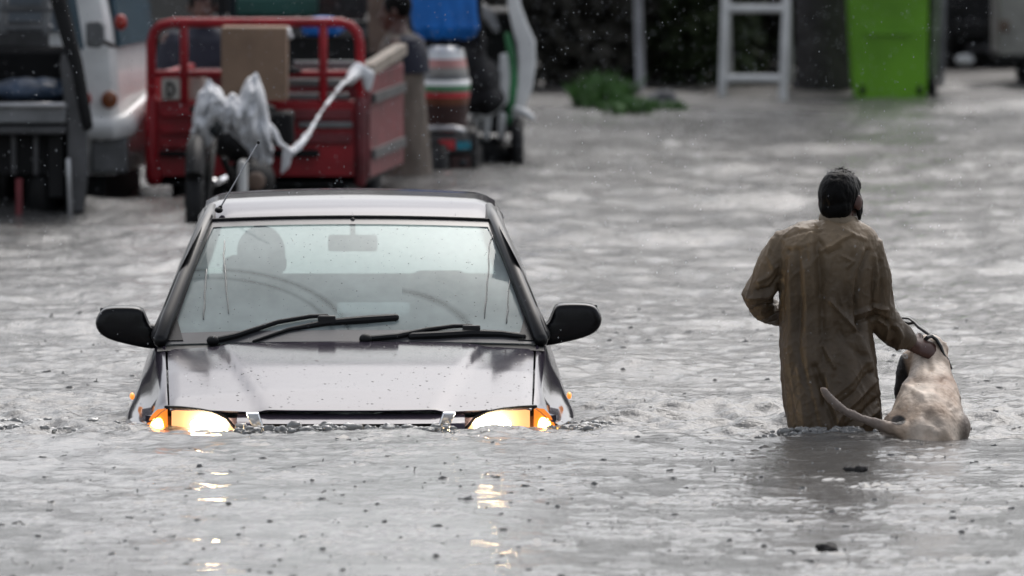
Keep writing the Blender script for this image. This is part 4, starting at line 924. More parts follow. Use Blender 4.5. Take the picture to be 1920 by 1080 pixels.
def person_standing(name, label, foot, height, yaw, cloth, trousers, cap=None, bend=0.0, skin='skin', arms=0.2, group=None):
    """simple full figure: continuous body, kameez, trousers, hair"""
    f = Vector(foot); k = height/1.72
    root = thing(name, label, 'person', f, -yaw, group)
    mb, _ = MB(), None
    Rb = Matrix.Rotation(-bend, 4, 'X'); hip = Vector((0, 0, .90*k))
    U = lambda x, y, z: hip + (Rb @ Vector((x*k, y*k, (z-.90)*k)))
    hp, HM = head_parts(Vector((0, 0, 0)), 0, 0, k)
    HX = Matrix.Translation(U(0, .02, 1.60)) @ Matrix.Rotation(-bend*.6, 4, 'X')
    mb.add([HX @ Vector(p) for p in hp.v], hp.f)
    mb.tube([U(0, 0, 1.53), U(0, -.01, 1.40)], [.055*k, .06*k], 12)
    mb.tube([U(0, 0, .92), U(0, 0, 1.1), U(0, 0, 1.3), U(0, 0, 1.42)], [.15*k, .14*k, .17*k, .12*k], 16, sq=.65, up=(0, 1, 0))
    for sg in (-1, 1):
        s_, e, w_ = U(sg*.19, 0, 1.40), U(sg*.25, arms*.3, 1.13), U(sg*.22, .1+arms, .93+arms*.3)
        mb.tube([s_, e, w_], [.052*k, .042*k, .03*k], 12); hand(mb, w_, w_-e, (sg, 0, .1), .8, k)
        h_ = Vector((sg*.09*k, 0, .9*k)); mb.tube([h_, Vector((sg*.10*k, .02*k, .48*k)), Vector((sg*.10*k, -.02, .08*k))], [.085*k, .055*k, .04*k], 12)
        mb.tube([Vector((sg*.10*k, -.05, .04)), Vector((sg*.11*k, .16*k, .03))], [.04*k, .03*k], 10)
    remesh(mb, .010, 3).build('body', M[skin], root, local=True)
    c = MB(); c.loft([[U(x*math.cos(a), dp*math.sin(a), z) if z >= .9 else Vector((x*k*math.cos(a), dp*k*math.sin(a), z*k)) for a in [2*math.pi*i/24 for i in range(24)]]
                      for x, dp, z in ((.26, .19, .55), (.24, .18, .72), (.215, .165, .92), (.20, .15, 1.1), (.215, .15, 1.3), (.21, .13, 1.40), (.12, .09, 1.46), (.065, .07, 1.48))])
    for sg in (-1, 1):
        s_, e, w_ = U(sg*.17, 0, 1.39), U(sg*.25, arms*.3, 1.13), U(sg*.225, .08+arms*.9, .96+arms*.3); c.tube([s_, e, w_], [.07*k, .062*k, .05*k], 12)
    u = remesh(c, .014, 4); displace(u, lambda V, N: .010*nz(V*np.array([1, 1, .4]), 14, 2.0, 2)); u.build('kameez', M[cloth], root, local=True)
    t = MB()
    for sg in (-1, 1): t.tube([Vector((sg*.085*k, 0, .86*k)), Vector((sg*.105*k, .01, .5*k)), Vector((sg*.105*k, 0, .12*k))], [.12*k, .10*k, .075*k], 14)
    remesh(t, .014, 4).build('trousers', M[trousers], root, local=True)
    hb = MB(); hb.ell((0, -.018, .026), (.083, .099, .090), 18, 12); hb.xf(HX); hb.build('cap' if cap else 'hair', M[cap or 'hair'], root, local=True)
    return root

p = W(757, 345, 48.2); wk = person_standing('person', 'person in beige-brown clothes and dark waistcoat standing by the red tricycle side', (p.x, 48.2, -.68), 1.76, R(-80), 'beige_cloth', 'tan_cloth', None, bend=R(3), arms=.05)
mb = MB(); mb.loft([[Vector((x*math.cos(a), dp*math.sin(a), z)) for a in [2*math.pi*i/24 for i in range(24)]] for x, dp, z in ((.225, .175, 1.28), (.228, .17, 1.32), (.235, .165, 1.38), (.20, .13, 1.47), (.09, .09, 1.50))]); mb.build('waistcoat', M['navy'], wk, local=True)
wk.scale = (.78, .86, 1)
p = W(378, 130, 48.2); person_standing('person', 'man in dark navy clothes standing behind the red tricycle bed', (p.x, 48.3, -.62), 1.72, R(175), 'navy', 'navy', None, 0, arms=.1)

def boxpx(mb, px0, py0, px1, py1, Y, depth, yaw=0.0):
    a, b = W(px0, py0, Y), W(px1, py1, Y); c = Vector(((a.x+b.x)/2, Y, (a.z+b.z)/2)); rot = Matrix.Rotation(yaw, 3, 'Z')
    return mb.box(c + rot @ Vector((0, depth/2, 0)), (abs(b.x-a.x), depth, abs(a.z-b.z)), rot)

def build_left_truck():
    Y = 44.4
    b = W(60, 400, Y); root = thing('pickup_truck', 'grey open-backed loader with ladder rack and blue bundle at the left edge', 'truck', (b.x, Y+.8, -.62))
    def bx(name, a, Yo, dep, m, parent=root, bev=.012):
        mb = MB(); boxpx(mb, *a, Y+Yo, dep); return mb.build(name, M[m], parent, bevel=bev)
    sp = MB(); a = [(118, 88), (163, 205), (165, 330), (158, 398), (128, 398), (126, 240), (112, 120)]
    sp.loft([[W(x, y, Y+d) for x, y in a] for d in (0, 1.3)]); sp.build('side_panel', M['mid_grey'], root, bevel=.01)
    sp = MB(); a = [(-170, 88), (-166, 330), (-158, 398), (-128, 398), (-126, 100)]
    sp.loft([[W(x, y, Y+d) for x, y in a] for d in (0, 1.3)]); sp.build('side_panel', M['mid_grey'], root, bevel=.01)
    bx('tailgate', (-128, 194, 124, 232), -.04, .08, 'grey_metal'); bx('tailgate_lip', (-128, 192, 122, 203), -.07, .04, 'steel')
    bx('bed_floor', (-128, 222, 124, 236), .06, 1.2, 'dark_metal'); bx('back_panel', (-128, 86, 118, 200), .9, .05, 'dark_metal')
    bx('cross_rail', (-128, 90, 130, 104), .0, .05, 'dark_metal')
    bx('back_board', (-120, 40, 92, 90), .85, .04, 'mid_grey')
    mb = MB()
    for x in (8, 88): mb.tube([W(x-2, 60, Y+.5), W(x, -40, Y+.55)], .024, 8)
    for y in (16, 52, -25): mb.tube([W(4, y, Y+.5), W(92, y, Y+.5)], .020, 8)
    mb.build('rack', M['grey_metal'], root)
    mb = MB(); mb.tube([W(164, 235, Y), W(142, 120, Y+.03), W(104, -20, Y+.08), W(94, -90, Y+.1)], [.03, .04, .045, .045], 10); mb.build('pillar', M['dark_metal'], root)
    mb = MB(); mb.loft([[W(x, y, Y+d) for x, y in ((112, -20), (140, -20), (158, 90), (152, 96), (138, 60))] for d in (.12, .14)]); mb.build('side_window', M['window_blue'], root)
    mb = MB(); boxpx(mb, -128, -160, 130, -90, Y, 1.3); mb.build('canopy', M['dark_metal'], root, bevel=.03)
    mb = MB(); mb.tube([W(-118, -100, Y+.05), W(-122, 100, Y+.02)], .04, 8); mb.build('pillar', M['dark_metal'], root)
    bx('underbody', (-120, 232, 122, 330), .15, 1.2, 'dark_metal'); bx('bumper', (-125, 236, 124, 252), -.02, .10, 'mid_grey')
    for x in (-112, 105): bx('mud_flap', (x-16, 250, x+16, 372), .1, .02, 'rubber')
    for x in (20, 62): bx('strut', (x, 240, x+10, 330), .06, .05, 'mid_grey')
    mb = MB(); mb.tube([W(128, 300, Y-.05), W(132, 405, Y-.05)], .013, 8); mb.build('prop_stand', M['steel'], root)
    mb = MB(); boxpx(mb, 29, 335, 42, 420, Y, .04); mb.build('reflector_strip', M['red_dark'], root, bevel=.005)
    for x in (-90, 82): wheel(root, W(x, 360, Y+.45), .30, .18, 'X')
    t = MB(); a = W(60, 170, Y+.25); t.ell(a, (.22, .2, .065), 18, 12); t.box(a, (.44, .3, .06)); u = remesh(t, .014, 5); displace(u, lambda V, N: .018*nz(V, 9, 1, 2)); tag(u.build('folded_tarp', M['tarp_blue']), 'crumpled grey-blue tarpaulin lying on the tailgate of the left loader', 'tarpaulin')
M['window_blue'] = mat('window_blue', (.06, .10, .13), rough=.12, var=.2)
M['tarp_blue'] = mat('tarp_blue', (.05, .075, .12), rough=.5, var=.5, scale=8)
build_left_truck()

def build_van():
    Y = 45.9
    c = W(214, 200, Y); root = thing('van', 'white minivan with grey door mirror parked behind the red tricycle', 'van', (c.x, Y+.5, -.6), 0)
    # local frame: front face normal turned to the right of the camera, side face to the left
    fd = Vector((.11, .994, 0)).normalized(); sdv = Vector((-.994, .11, 0)).normalized()
    def V_(f, s_, py): q = c + fd*f + sdv*s_; return Vector((q.x, q.y, W(214, py, Y).z))
    def bulge(t): return .0
    rows = [(-330, .16, .20), (-120, .10, .12), (-10, .03, .06), (60, .01, .015), (95, -.01, .0), (150, -.025, -.015), (215, -.03, -.02), (240, -.04, -.04), (262, -.03, -.03), (320, .03, .0), (330, .05, .02)]
    rings = []
    for py, df, ds in rows:
        r_ = .05; f0, s0 = df, ds
        pts = [(f0+.02, s0+1.9), (f0+.0, s0+.10), (f0+.015, s0+.03), (f0+.06, s0), (f0+1.30, s0+.0), (f0+1.36, s0+.04), (f0+1.38, s0+1.9)]
        rings.append([V_(f+.0, s_, py) for f, s_ in pts])
    mb = MB(); mb.loft(rings); mb.build('body', M['white_paint'], root, angle=30)
    mb = MB(); mb.add([V_(.06, -.012, -8), V_(1.25, -.012, -8), V_(1.22, .13, -130), V_(.12, .10, -130)], [(0, 1, 2, 3)]); 
    mb = MB(); mb.add([V_(f, s_, py) for f, s_, py in ((.06, -.005, 88), (1.3, -.005, 88), (1.3, .10, -120), (.19, .10, -120), (.06, -.03, 88), (1.3, -.03, 88), (1.3, .075, -120), (.19, .075, -120))], [(0, 1, 2, 3), (4, 7, 6, 5), (0, 4, 5, 1), (1, 5, 6, 2), (2, 6, 7, 3), (3, 7, 4, 0)]); mb.build('windscreen', M['window_blue'], root)
    mb = MB(); mb.add([V_(f, s_, py) for f, s_, py in ((-.02, .20, 60), (-.02, 1.0, 60), (.10, 1.0, -120), (.10, .30, -120), (.01, .20, 60), (.01, 1.0, 60), (.13, 1.0, -120), (.13, .30, -120))], [(0, 1, 2, 3), (4, 7, 6, 5), (0, 4, 5, 1), (1, 5, 6, 2), (2, 6, 7, 3), (3, 7, 4, 0)]); mb.build('side_window', M['window_grey'], root)
    mb = MB(); mb.ell(W(205, 187, Y-.03), (.045, .035, .05), 14, 10); mb.build('indicator', M['amber_dull'], root)
    mb = MB(); mb.ell(W(226, 42, Y-.02), (.035, .03, .045), 14, 10); mb.build('upper_red_lamp', M['red_lens'], root)  # upper red lamp at the van corner
    mb = MB(); mb.ell(W(165, 186, Y-.05), (.02, .03, .035), 12, 8); mb.build('side_repeater', M['red_lens'], root)
    mb = MB(); mb.tube([V_(-.06, .35, 240), V_(-.05, .0, 240), V_(.02, -.06, 236), V_(.7, -.08, 205), V_(1.35, -.06, 205)], [.045]*5, 10, sq=1.4); mb.build('bumper', M['white_paint'], root)
    mb = MB(); mb.loft([[W(x, y, Y+d) for x, y in ((160, 42), (188, 38), (196, 50), (196, 84), (184, 90), (162, 88))] for d in (-.35, -.31, -.22)]); mo = mb.build('mirror', M['grey_metal'], root, bevel=.012)
    mb = MB(); mb.tube([W(190, 76, Y-.28), W(212, 86, Y-.02)], .014, 8); mb.build('mirror_stem', M['dark_metal'], mo)
    mb = MB(); boxpx(mb, 170, 255, 240, 325, Y-.02, .03); mb.build('lower_valance', M['grey_metal'], root, bevel=.02)
    mb = MB(); mb.loft([[V_(f, s_, py) for f, s_ in ((.06, 1.7), (.06, .06), (1.3, .06), (1.3, 1.7))] for py in (318, 395)]); mb.build('chassis', M['dark_metal'], root)  # solid dark block added for the blackness under the van
    wheel(root, V_(.05, .55, 345), .27, .15, 'X'); wheel(root, V_(1.2, .55, 345), .27, .15, 'X')
M['window_grey'] = mat('window_grey', (.14, .16, .18), rough=.15, var=.2)
build_van()

def build_dark_van():
    Y = 52.5
    c = W(480, 30, Y); root = thing('van', 'dark van parked crosswise behind the red tricycle', 'van', (c.x, Y+.8, -.5))
    def bx(name, a, Yo, dep, m, parent=root, bev=.03):
        mb = MB(); boxpx(mb, *a, Y+Yo, dep); return mb.build(name, M[m], parent, bevel=bev)
    bx('body', (235, 40, 735, 330), 0, 1.5, 'dark_metal'); bx('roof', (250, -330, 725, -300), .0, 1.5, 'dark_metal', bev=.02)
    for x in (240, 405, 560, 690): bx('pillar', (x, -302, x+ (44 if x == 690 else 20), 42), .0, .06, 'brown' if x == 690 else 'dark_metal', bev=.01)
    for x0, x1 in ((262, 402), (428, 556), (584, 686)):
        w_ = bx('window', (x0, -298, x1, 38), .03, .02, 'dark_glass', bev=.004)
    bx('trim', (236, 52, 734, 70), -.02, .03, 'mid_grey', bev=.005)
    for x in (310, 660): wheel(root, W(x, 320, Y+.2), .30, .18, 'Y')
    t = MB(); t.box(W(520, 12, Y-.35), (.5, .1, .12)); tag(remesh(t, .014, 6).build('green_bundle', M['teal_dark']), 'dull green bundle behind the red tricycle top rail', 'bundle')
    bd = MB(); boxpx(bd, 690, -140, 740, 100, 50.2, .05); tag(bd.build('wooden_board', M['brown'], bevel=.006), 'upright brown board standing behind the corner of the red tricycle', 'board')
M['teal_dark'] = mat('teal_dark', (.01, .06, .05), rough=.7)
build_dark_van()

def build_blue_rickshaw():
    Y = 49.0
    c = W(835, 250, Y); root = thing('auto_rickshaw', 'striped auto rickshaw with a bright blue tarpaulin over its front', 'auto rickshaw', (c.x, Y+.8, -.58))
    m_ = sc(Y)
    def row(py): return W(835, py, Y)
    prof = [(88, 30, .12), (95, 36, .09), (112, 40, .06), (128, 43, .04), (140, 45, .03), (150, 46, .03), (153, 50, .0), (161, 50, -.01), (170, 49, -.01), (176, 48, 0), (184, 48, 0), (198, 46, .02), (240, 44, .06)]
    cx = lambda py: 832
    def ring(py, hw, dy):
        out = []
        for i in range(25):
            a = math.pi*i/24; q = W(cx(py), py, Y); out.append(Vector((q.x - hw*m_*math.cos(a), Y+dy-.18*math.sin(a)+.18, q.z)))
        return out
    bands = [(88, 112, 'white_paint'), (112, 128, 'pink_stripe'), (128, 140, 'cream_panel'), (140, 151, 'grey_metal'), (152, 161, 'white_paint'), (161, 170, 'green_stripe'), (170, 174, 'cream_panel'), (174, 184, 'red_stripe'), (184, 198, 'brown_red'), (198, 240, 'maroon')]
    cowl = None
    for a, b, m in bands:
        rr = [ring(py, float(np.interp(py, [p[0] for p in prof], [p[1] for p in prof])), float(np.interp(py, [p[0] for p in prof], [p[2] for p in prof]))) for py in np.linspace(a, b, 4)]
        # closed back
        mb = MB(); mb.loft([r_ + [Vector((r_[-1].x, Y+.42, r_[-1].z)), Vector((r_[0].x, Y+.42, r_[0].z))] for r_ in rr])
        o = mb.build('cowl' if cowl is None else 'cowl_stripe', M[m], root if cowl is None else cowl)
        cowl = cowl or o
    mb = MB(); boxpx(mb, 770, 245, 895, 335, Y+.05, 1.4); mb.build('chassis', M['dark_metal'], root, bevel=.03)
    mb = MB(); boxpx(mb, 772, 100, 790, 335, Y+.3, 1.0); mb.build('side_panel', M['maroon'], root, bevel=.02)
    mb = MB(); mb.tube([W(795, 244, Y-.08), W(815, 241, Y-.12), W(850, 241, Y-.12), W(868, 246, Y-.08)], .02, 8); mb.build('bumper', M['steel'], root)
    mb = MB(); boxpx(mb, 796, 256, 880, 286, Y-.05, .03); pl = mb.build('front_plate', M['mid_grey'], root, bevel=.006)
    mb = MB(); boxpx(mb, 824, 263, 853, 281, Y-.075, .02); mb.build('red_patch', M['red_stripe'], pl, bevel=.003)
    mb = MB(); boxpx(mb, 856, 266, 882, 280, Y-.075, .02); mb.build('teal_patch', M['teal'], pl, bevel=.003)
    mb = MB(); mb.ell(W(820, 303, Y-.05), (.026, .03, .026), 12, 8); mb.build('headlamp', M['white_paint'], root)
    mb = MB(); mb.ell(W(868, 305, Y-.05), (.026, .03, .026), 12, 8); mb.build('headlamp', M['dark_glass'], root)
    mb = MB(); boxpx(mb, 845, 293, 882, 325, Y-.06, .02); mb.build('mud_flap', M['maroon'], root, bevel=.004)
    mb = MB(); boxpx(mb, 775, 68, 905, 90, Y+.20, .03); mb.build('dash_panel', M['dark_metal'], root, bevel=.008)
    for x in (782, 898):
        mb = MB(); mb.tube([W(x, 100, Y+.2), W(x, -240, Y+.35)], .02, 8); mb.build('pillar', M['dark_metal'], root)
    mb = MB(); boxpx(mb, 760, -255, 915, -235, Y+.3, 1.5); mb.build('roof', M['dark_metal'], root, bevel=.02)
    wheel(root, W(826, 340, Y+.0), .24, .10, 'X', 'front_wheel')
    for x in (778, 890): wheel(root, W(x, 340, Y+1.2), .24, .10, 'X')
    # tarpaulin
    t = MB(); pts = lambda py, x0, x1, d: [W(x0+(x1-x0)*i/14, py+ (2*math.sin(i*1.7)), Y+d-.04*math.sin(math.pi*i/14)+.012*math.sin(i*2.1+py*.05)) for i in range(15)]
    fr = [pts(-240, 756, 896, .32), pts(-120, 758, 894, .20), pts(-30, 764, 892, .12), (pts(30, 772, 894, .06)), pts(52, 776, 897, .03), pts(66, 782, 890, .05), pts(72, 790, 880, .06)]
    t.loft(fr, closed=False); tag(t.build('tarpaulin', M['blue'], solid=.012), 'bright blue tarpaulin hanging over the rickshaw windscreen', 'tarpaulin')
    # added grey-blue strip imitating the sleeve of the person beside it
    mb = MB(); mb.tube([W(738, 20, Y-.2), W(752, 70, Y-.2), W(770, 116, Y-.2)], [.04, .045, .035], 10, sq=.5); mb.build('grey_blue_strip', M['steel_blue'], root)
M['brown_red'] = mat('brown_red', (.17, .06, .03), rough=.5)
M['steel_blue'] = mat('steel_blue', (.11, .125, .15), rough=.4)
build_blue_rickshaw()

def build_green_rickshaw():
    Y = 50.5
    c = W(940, 250, Y); root = thing('auto_rickshaw', 'white and green auto rickshaw half covered by a black cloth', 'auto rickshaw', (c.x, Y+.8, -.55))
    Q = lambda px, py, d=0.0: W(px, py, Y+d)
    k = sc(Y)
    def shell(name, pts, wd, dep, m, parent=root):
        mb = MB(); L_, R_ = [], []
        P_ = [Vector((x, y, 0)) for x, y in pts]
        for i, p in enumerate(P_):
            t = (P_[min(i+1, len(P_)-1)]-P_[max(i-1, 0)]).normalized(); n_ = Vector((-t.y, t.x, 0)); w_ = wd[i]
            L_.append(p+n_*w_); R_.append(p-n_*w_)
        ol = L_+R_[::-1]
        cxm = sum(p.x for p in ol)/len(ol)
        mb.loft([[Q(p.x, p.y, d) for p in ol] for d in (0, dep)]); return mb.build(name, M[m], parent, bevel=.015)
    shell('side_shell', [(958, -60), (964, 10), (975, 50), (986, 80), (988, 120), (984, 160), (975, 195), (960, 222)], [10, 12, 15, 18, 17, 15, 12, 10], .5, 'white_paint')
    shell('green_band', [(950, 60), (958, 100), (962, 150), (960, 200), (955, 235)], [5, 8, 9, 9, 6], .45, 'green_stripe')
    shell('front_fairing', [(945, 100), (948, 140), (942, 185), (915, 212), (880, 222)], [8, 12, 14, 11, 7], .3, 'white_paint')
    for x in (892, 914, 942): shell('fairing_slat', [(x, 210), (x-1, 235), (x-2, 264)], [7, 8, 7], .12, 'white_paint')
    mb = MB(); mb.ell(Q(920, 300, .15), (.17, .25, .14), 18, 12); mb.build('undercarriage', M['dark_metal'], root)
    wheel(root, Q(970, 285, -.1), .21, .08, 'X', 'front_wheel'); wheel(root, Q(905, 320, .1), .21, .09, 'X'); wheel(root, Q(965, 320, 1.3), .21, .09, 'X')
    mb = MB(); mb.ell(Q(974, 245, -.1), (.03, .03, .035), 12, 8); mb.build('indicator', M['cream'], root)
    mb = MB(); mb.tube([Q(968, 206, -.1), Q(985, 212, -.12), Q(998, 222, -.12)], [.025, .028, .02], 10); mb.build('mudguard', M['white_paint'], root)
    mb = MB(); boxpx(mb, 905, -250, 985, -225, Y+.2, 1.5); mb.build('roof', M['green_stripe'], root, bevel=.03)
    mb = MB(); boxpx(mb, 895, 20, 975, 250, Y+.5, .9); mb.build('cabin', M['dark_metal'], root, bevel=.04)
    for x in (912, 962): 
        mb = MB(); mb.tube([Q(x, 60, .45), Q(x-4, -228, .55)], .022, 8); mb.build('pillar', M['dark_metal'], root)
    mb = MB(); mb.tube([Q(898, 8, .2), Q(918, 30, .1), Q(930, 55, .05)], [.03, .04, .025], 10); mb.build('side_mirror', M['grey_metal'], root)
    # black cloth
    t = MB()
    for px, py, rx, rz in ((892, 78, 22, 22), (888, 110, 26, 40), (900, 150, 40, 45), (908, 185, 42, 30), (880, 190, 22, 22)): t.ell(Q(px, py, -.15), (rx*k, .12, rz*k), 16, 12)
    u = remesh(t, .014, 5); displace(u, lambda V, N: .02*nz(V*np.array([1, 1, .4]), 9, 2, 2)); tag(u.build('black_cloth', M['black_cloth']), 'black cloth hanging in a lump over the front of the white and green rickshaw', 'cloth')
build_green_rickshaw()

# ------------------------------------------------------------------ far right: bank, bin, frame, shrubs, trees
def gz(x, y): return float(ground_z(np.array([x]), np.array([y]))[0])
def build_bin():
    Y = 59.5; c = W(1668, 190, Y); zb = max(gz(c.x, Y), .0)
    root = thing('wheeled_bin', 'bright green wheeled rubbish bin at the water edge', 'bin', (c.x, Y+.3, zb))
    z0 = W(1668, 186, Y).z; top = zb+1.12; k = sc(Y)
    def rect(x0, x1, y0, y1, z): return [Vector((x0, y0, z)), Vector((x1, y0, z)), Vector((x1, y1, z)), Vector((x0, y1, z))]
    X = lambda px: (px-960)*k
    mb = MB(); mb.loft([rect(X(1606), X(1738), Y+.04, Y+.52, z0), rect(X(1600), X(1739), Y+.03, Y+.54, z0+.12), rect(X(1586), X(1742), Y, Y+.58, top-.06), rect(X(1584), X(1744), Y-.01, Y+.60, top-.05), rect(X(1584), X(1744), Y-.01, Y+.60, top)]); mb.build('tub', M['green_bin'], root, bevel=.02)
    mb = MB(); mb.loft([rect(X(1744), X(1758), Y+.10, Y+.48, z0+.10), rect(X(1750), X(1774), Y+.08, Y+.52, top-.05)]); mb.build('side_rib', M['green_bin_side'], root, bevel=.015)
    mb = MB(); mb.tube([Vector((X(1766), Y+.14, z0+.10)), Vector((X(1772), Y+.1, top-.06))], .022, 8); mb.build('corner_tube', M['grey_metal'], root)
    mb = MB(); mb.loft([rect(X(1582), X(1776), Y-.02, Y+.62, top+.005), rect(X(1584), X(1772), Y+.0, Y+.60, top+.06), rect(X(1600), X(1750), Y+.1, Y+.5, top+.10)]); mb.build('lid', M['green_bin'], root, bevel=.01)
    mb = MB(); boxpx(mb, 1622, 58, 1708, 66, Y-.012, .02); mb.build('moulding', M['green_bin'], root, bevel=.004)
    for x, d in ((1618, .08), (1660, .3), (1725, .08), (1752, .10), (1748, .46)): wheel(root, Vector((X(x), Y+d, zb+.055)), .060 if x < 1740 else .085, .045, 'X')
build_bin()

def build_frame():
    Y = 59.0; k = sc(Y)
    c = W(1412, 195, Y); root = thing('white_frame', 'white tubular metal stand with two crossbars at the verge', 'metal frame', (c.x, Y, gz(c.x, Y)))
    for x, y1, x0 in ((1354, 180, 1360), (1467, 197, 1474)):
        mb = MB(); mb.tube([W(x0+3, -270, Y+.02), W(x0, 20, Y), W(x, y1, Y-.02)], .030, 10); mb.build('post', M['pole_white'], root)
    for y, m in ((16, 'pole_white'), (147, 'pole_white'), (-180, 'pole_white')):
        mb = MB(); mb.tube([W(1360, y, Y), W(1470, y, Y)], .030, 10); mb.build('crossbar', M[m], root)
    for x in (1354, 1467):
        mb = MB(); mb.tube([W(x+4, -180, Y), W(x+14, 150, Y+.9)], .024, 8); mb.build('back_leg', M['pole_white'], root)
build_frame()
p = W(1197, 170, 60.0); t = MB(); t.tube([Vector((p.x+.02, 60.0, p.z-.1)), Vector((p.x+.01, 60, p.z+.25)), Vector((p.x-.01, 60.02, p.z+.8)), Vector((p.x, 60.05, p.z+2.6))], .034, 10)
tag(t.build('pole', M['pole_dull']) if 'pole_dull' in M else t.build('pole', mat('pole_dull', (.26, .26, .27), rough=.6, var=.5, scale=3)), 'thin pale pole standing among dark shrubs at the verge', 'pole')
def stone(name, px, py, Y, r, label):
    t = MB(); p = W(px, py, Y); p.z = max(gz(p.x, Y), p.z-.02); t.ell(p, (r*1.3, r, r*.8), 14, 10); displace(t, lambda V, N: r*.5*nz(V, 1.6/r, px*.1, 2)); tag(t.build('stone', M['stone']), label, 'stone', 'stones on the verge')
stone('stone', 1238, 190, 58.6, .085, 'grey stone lying below the pale pole'); stone('stone', 1252, 208, 58.0, .05, 'small dark stone at the water edge in front of the larger grey stone'); stone('stone', 1180, 185, 59.2, .07, 'dull stone between the weeds and the pale pole')

def leaf_cloud(mb, c, r, n, size, seed, hollow=.35, flat=1.0):
    rr = np.random.default_rng(seed)
    for _ in range(n):
        d = rr.normal(size=3); d /= np.linalg.norm(d); q = (hollow + (1-hollow)*rr.random()**.6)
        lump = 1 + .28*noise.noise(Vector(d*2.2)+Vector((seed, 0, 0)))
        p = Vector(c) + Vector((d[0]*r[0], d[1]*r[1], d[2]*r[2]))*q*lump
        a = Vector(rr.normal(size=3)).normalized(); b = a.cross(Vector(rr.normal(size=3))).normalized(); s_ = size*(.6+.8*rr.random())
        mb.add([p-a*s_, p+b*s_*.45, p+a*s_, p-b*s_*.45], [(0, 1, 2, 3)])
    return mb
def shrub(px, Y, r, h, m, label, seed, n=1500, size=.07):
    x = (px-960)*sc(Y); z = gz(x, Y)
    root = thing('shrub', label, 'shrub', (x, Y, z), 0, 'shrubs along the verge')
    mb = MB(); leaf_cloud(mb, (x, Y, z+h*.5), (r, r*.8, h*.52), n, size, seed, .2); leaf_cloud(mb, (x+r*.3, Y-.1, z+h*.25), (r*.8, r*.7, h*.3), n//2, size, seed+50, .1); mb.build('foliage', M[m], root, smooth=False)
    mb = MB()
    for i in range(6): a = i*1.05+seed; mb.tube([Vector((x+.04*math.cos(a), Y+.04*math.sin(a), z-.05)), Vector((x+r*.3*math.cos(a), Y+r*.3*math.sin(a), z+h*.4)), Vector((x+r*.6*math.cos(a), Y+r*.5*math.sin(a), z+h*.8))], [.03, .02, .008], 6)
    mb.build('stem', M['bark'], root)
shrub(1040, 61.2, .55, 1.6, 'leaf_dull', 'dark shrub next to the white rickshaw shell', 1)
shrub(1130, 61.8, .6, 1.7, 'leaf_dull', 'dark brownish shrub behind the bright green weeds', 2)
shrub(1290, 61.6, .55, 1.6, 'leaf', 'greener shrub between the pale pole and the white frame', 3)
shrub(1410, 62.2, .55, 1.7, 'leaf_dull', 'dark shrub seen through the white frame', 4)
shrub(1230, 62.6, .5, 1.75, 'leaf_dull', 'tall dark shrub just behind the pale pole', 5)
def weeds(px, py, Y, rx, rz, n, label, seed):
    p = W(px, py, Y); x = p.x; z = max(gz(x, Y), 0); rr = np.random.default_rng(seed); mb = MB()
    for _ in range(n):
        a = rr.random()*6.28; q = math.sqrt(rr.random()); bx_, by_ = x+rx*q*math.cos(a), Y+.35*q*math.sin(a); h = rz*(.4+.8*rr.random())*(1.15-.6*q*q); ln = rr.normal(0, .35); l2 = rr.normal(0, .3); wd = .010+.010*rr.random()
        d = Vector((ln*h, l2*h, h)); s_ = Vector((math.cos(a*3), math.sin(a*3), 0))*wd; b0 = Vector((bx_, by_, z-.01)); b1 = b0+d*.55+Vector((0, 0, .02)); b2 = b0+d
        mb.add([b0-s_*.6, b0+s_*.6, b1+s_, b1-s_, b2], [(0, 1, 2, 3), (3, 2, 4)])
    tag(mb.build('weeds', M['weed'], smooth=False), label, kind='stuff')
weeds(1130, 215, 58.0, .20, .20, 700, 'clump of bright green weeds at the water edge', 1); weeds(1180, 238, 57.2, .22, .10, 400, 'low green weeds', 2); weeds(1262, 240, 57.4, .10, .07, 160, 'low green weeds', 3)

def tree(px, Y, rad, h, label, seed, crown=(2.0, 1.6, 1.5), m='leaf', name='tree', group='trees along the verge', lean=0):
    x = (px-960)*sc(Y); z = gz(x, Y); root = thing(name, label, 'tree', (x, Y, z), 0, group); rr = random.Random(seed)
    mb = MB(); pts = [Vector((x, Y, z-.2)), Vector((x+.02, Y, z+.12)), Vector((x+lean*.3, Y, z+h*.3)), Vector((x+lean, Y+.1, z+h*.6)), Vector((x+lean*1.2, Y+.1, z+h*.85))]
    mb.tube(pts, [rad*1.35, rad*1.06, rad*.92, rad*.7, rad*.35], 18)
    tips = []
    for i in range(6):
        a = i*1.05+seed; b = pts[2].lerp(pts[3], rr.random()); e = b+Vector((math.cos(a)*crown[0]*.6, math.sin(a)*crown[1]*.6, h*.35*(.6+.6*rr.random()))); mb.tube([b, b.lerp(e, .5)+Vector((0, 0, .1)), e], [rad*.42, rad*.26, rad*.09], 10); tips.append(e)
    displace(mb, lambda V, N: rad*.10*nz(V*np.array([1, 1, .3]), 5/rad*.35, seed, 2)); mb.build('trunk', M['bark'], root)
    mb = MB()
    for j, e in enumerate(tips+[pts[-1]]): leaf_cloud(mb, e+Vector((0, 0, .2)), (crown[0]*.55, crown[1]*.55, crown[2]*.5), 700, .13, seed*10+j, .15)
    mb.build('crown', M[m], root, smooth=False)
tree(1545, 60.6, .21, 5.2, 'thick dark tree trunk between the white frame and the green bin', 1, (2.0, 1.5, 1.3))
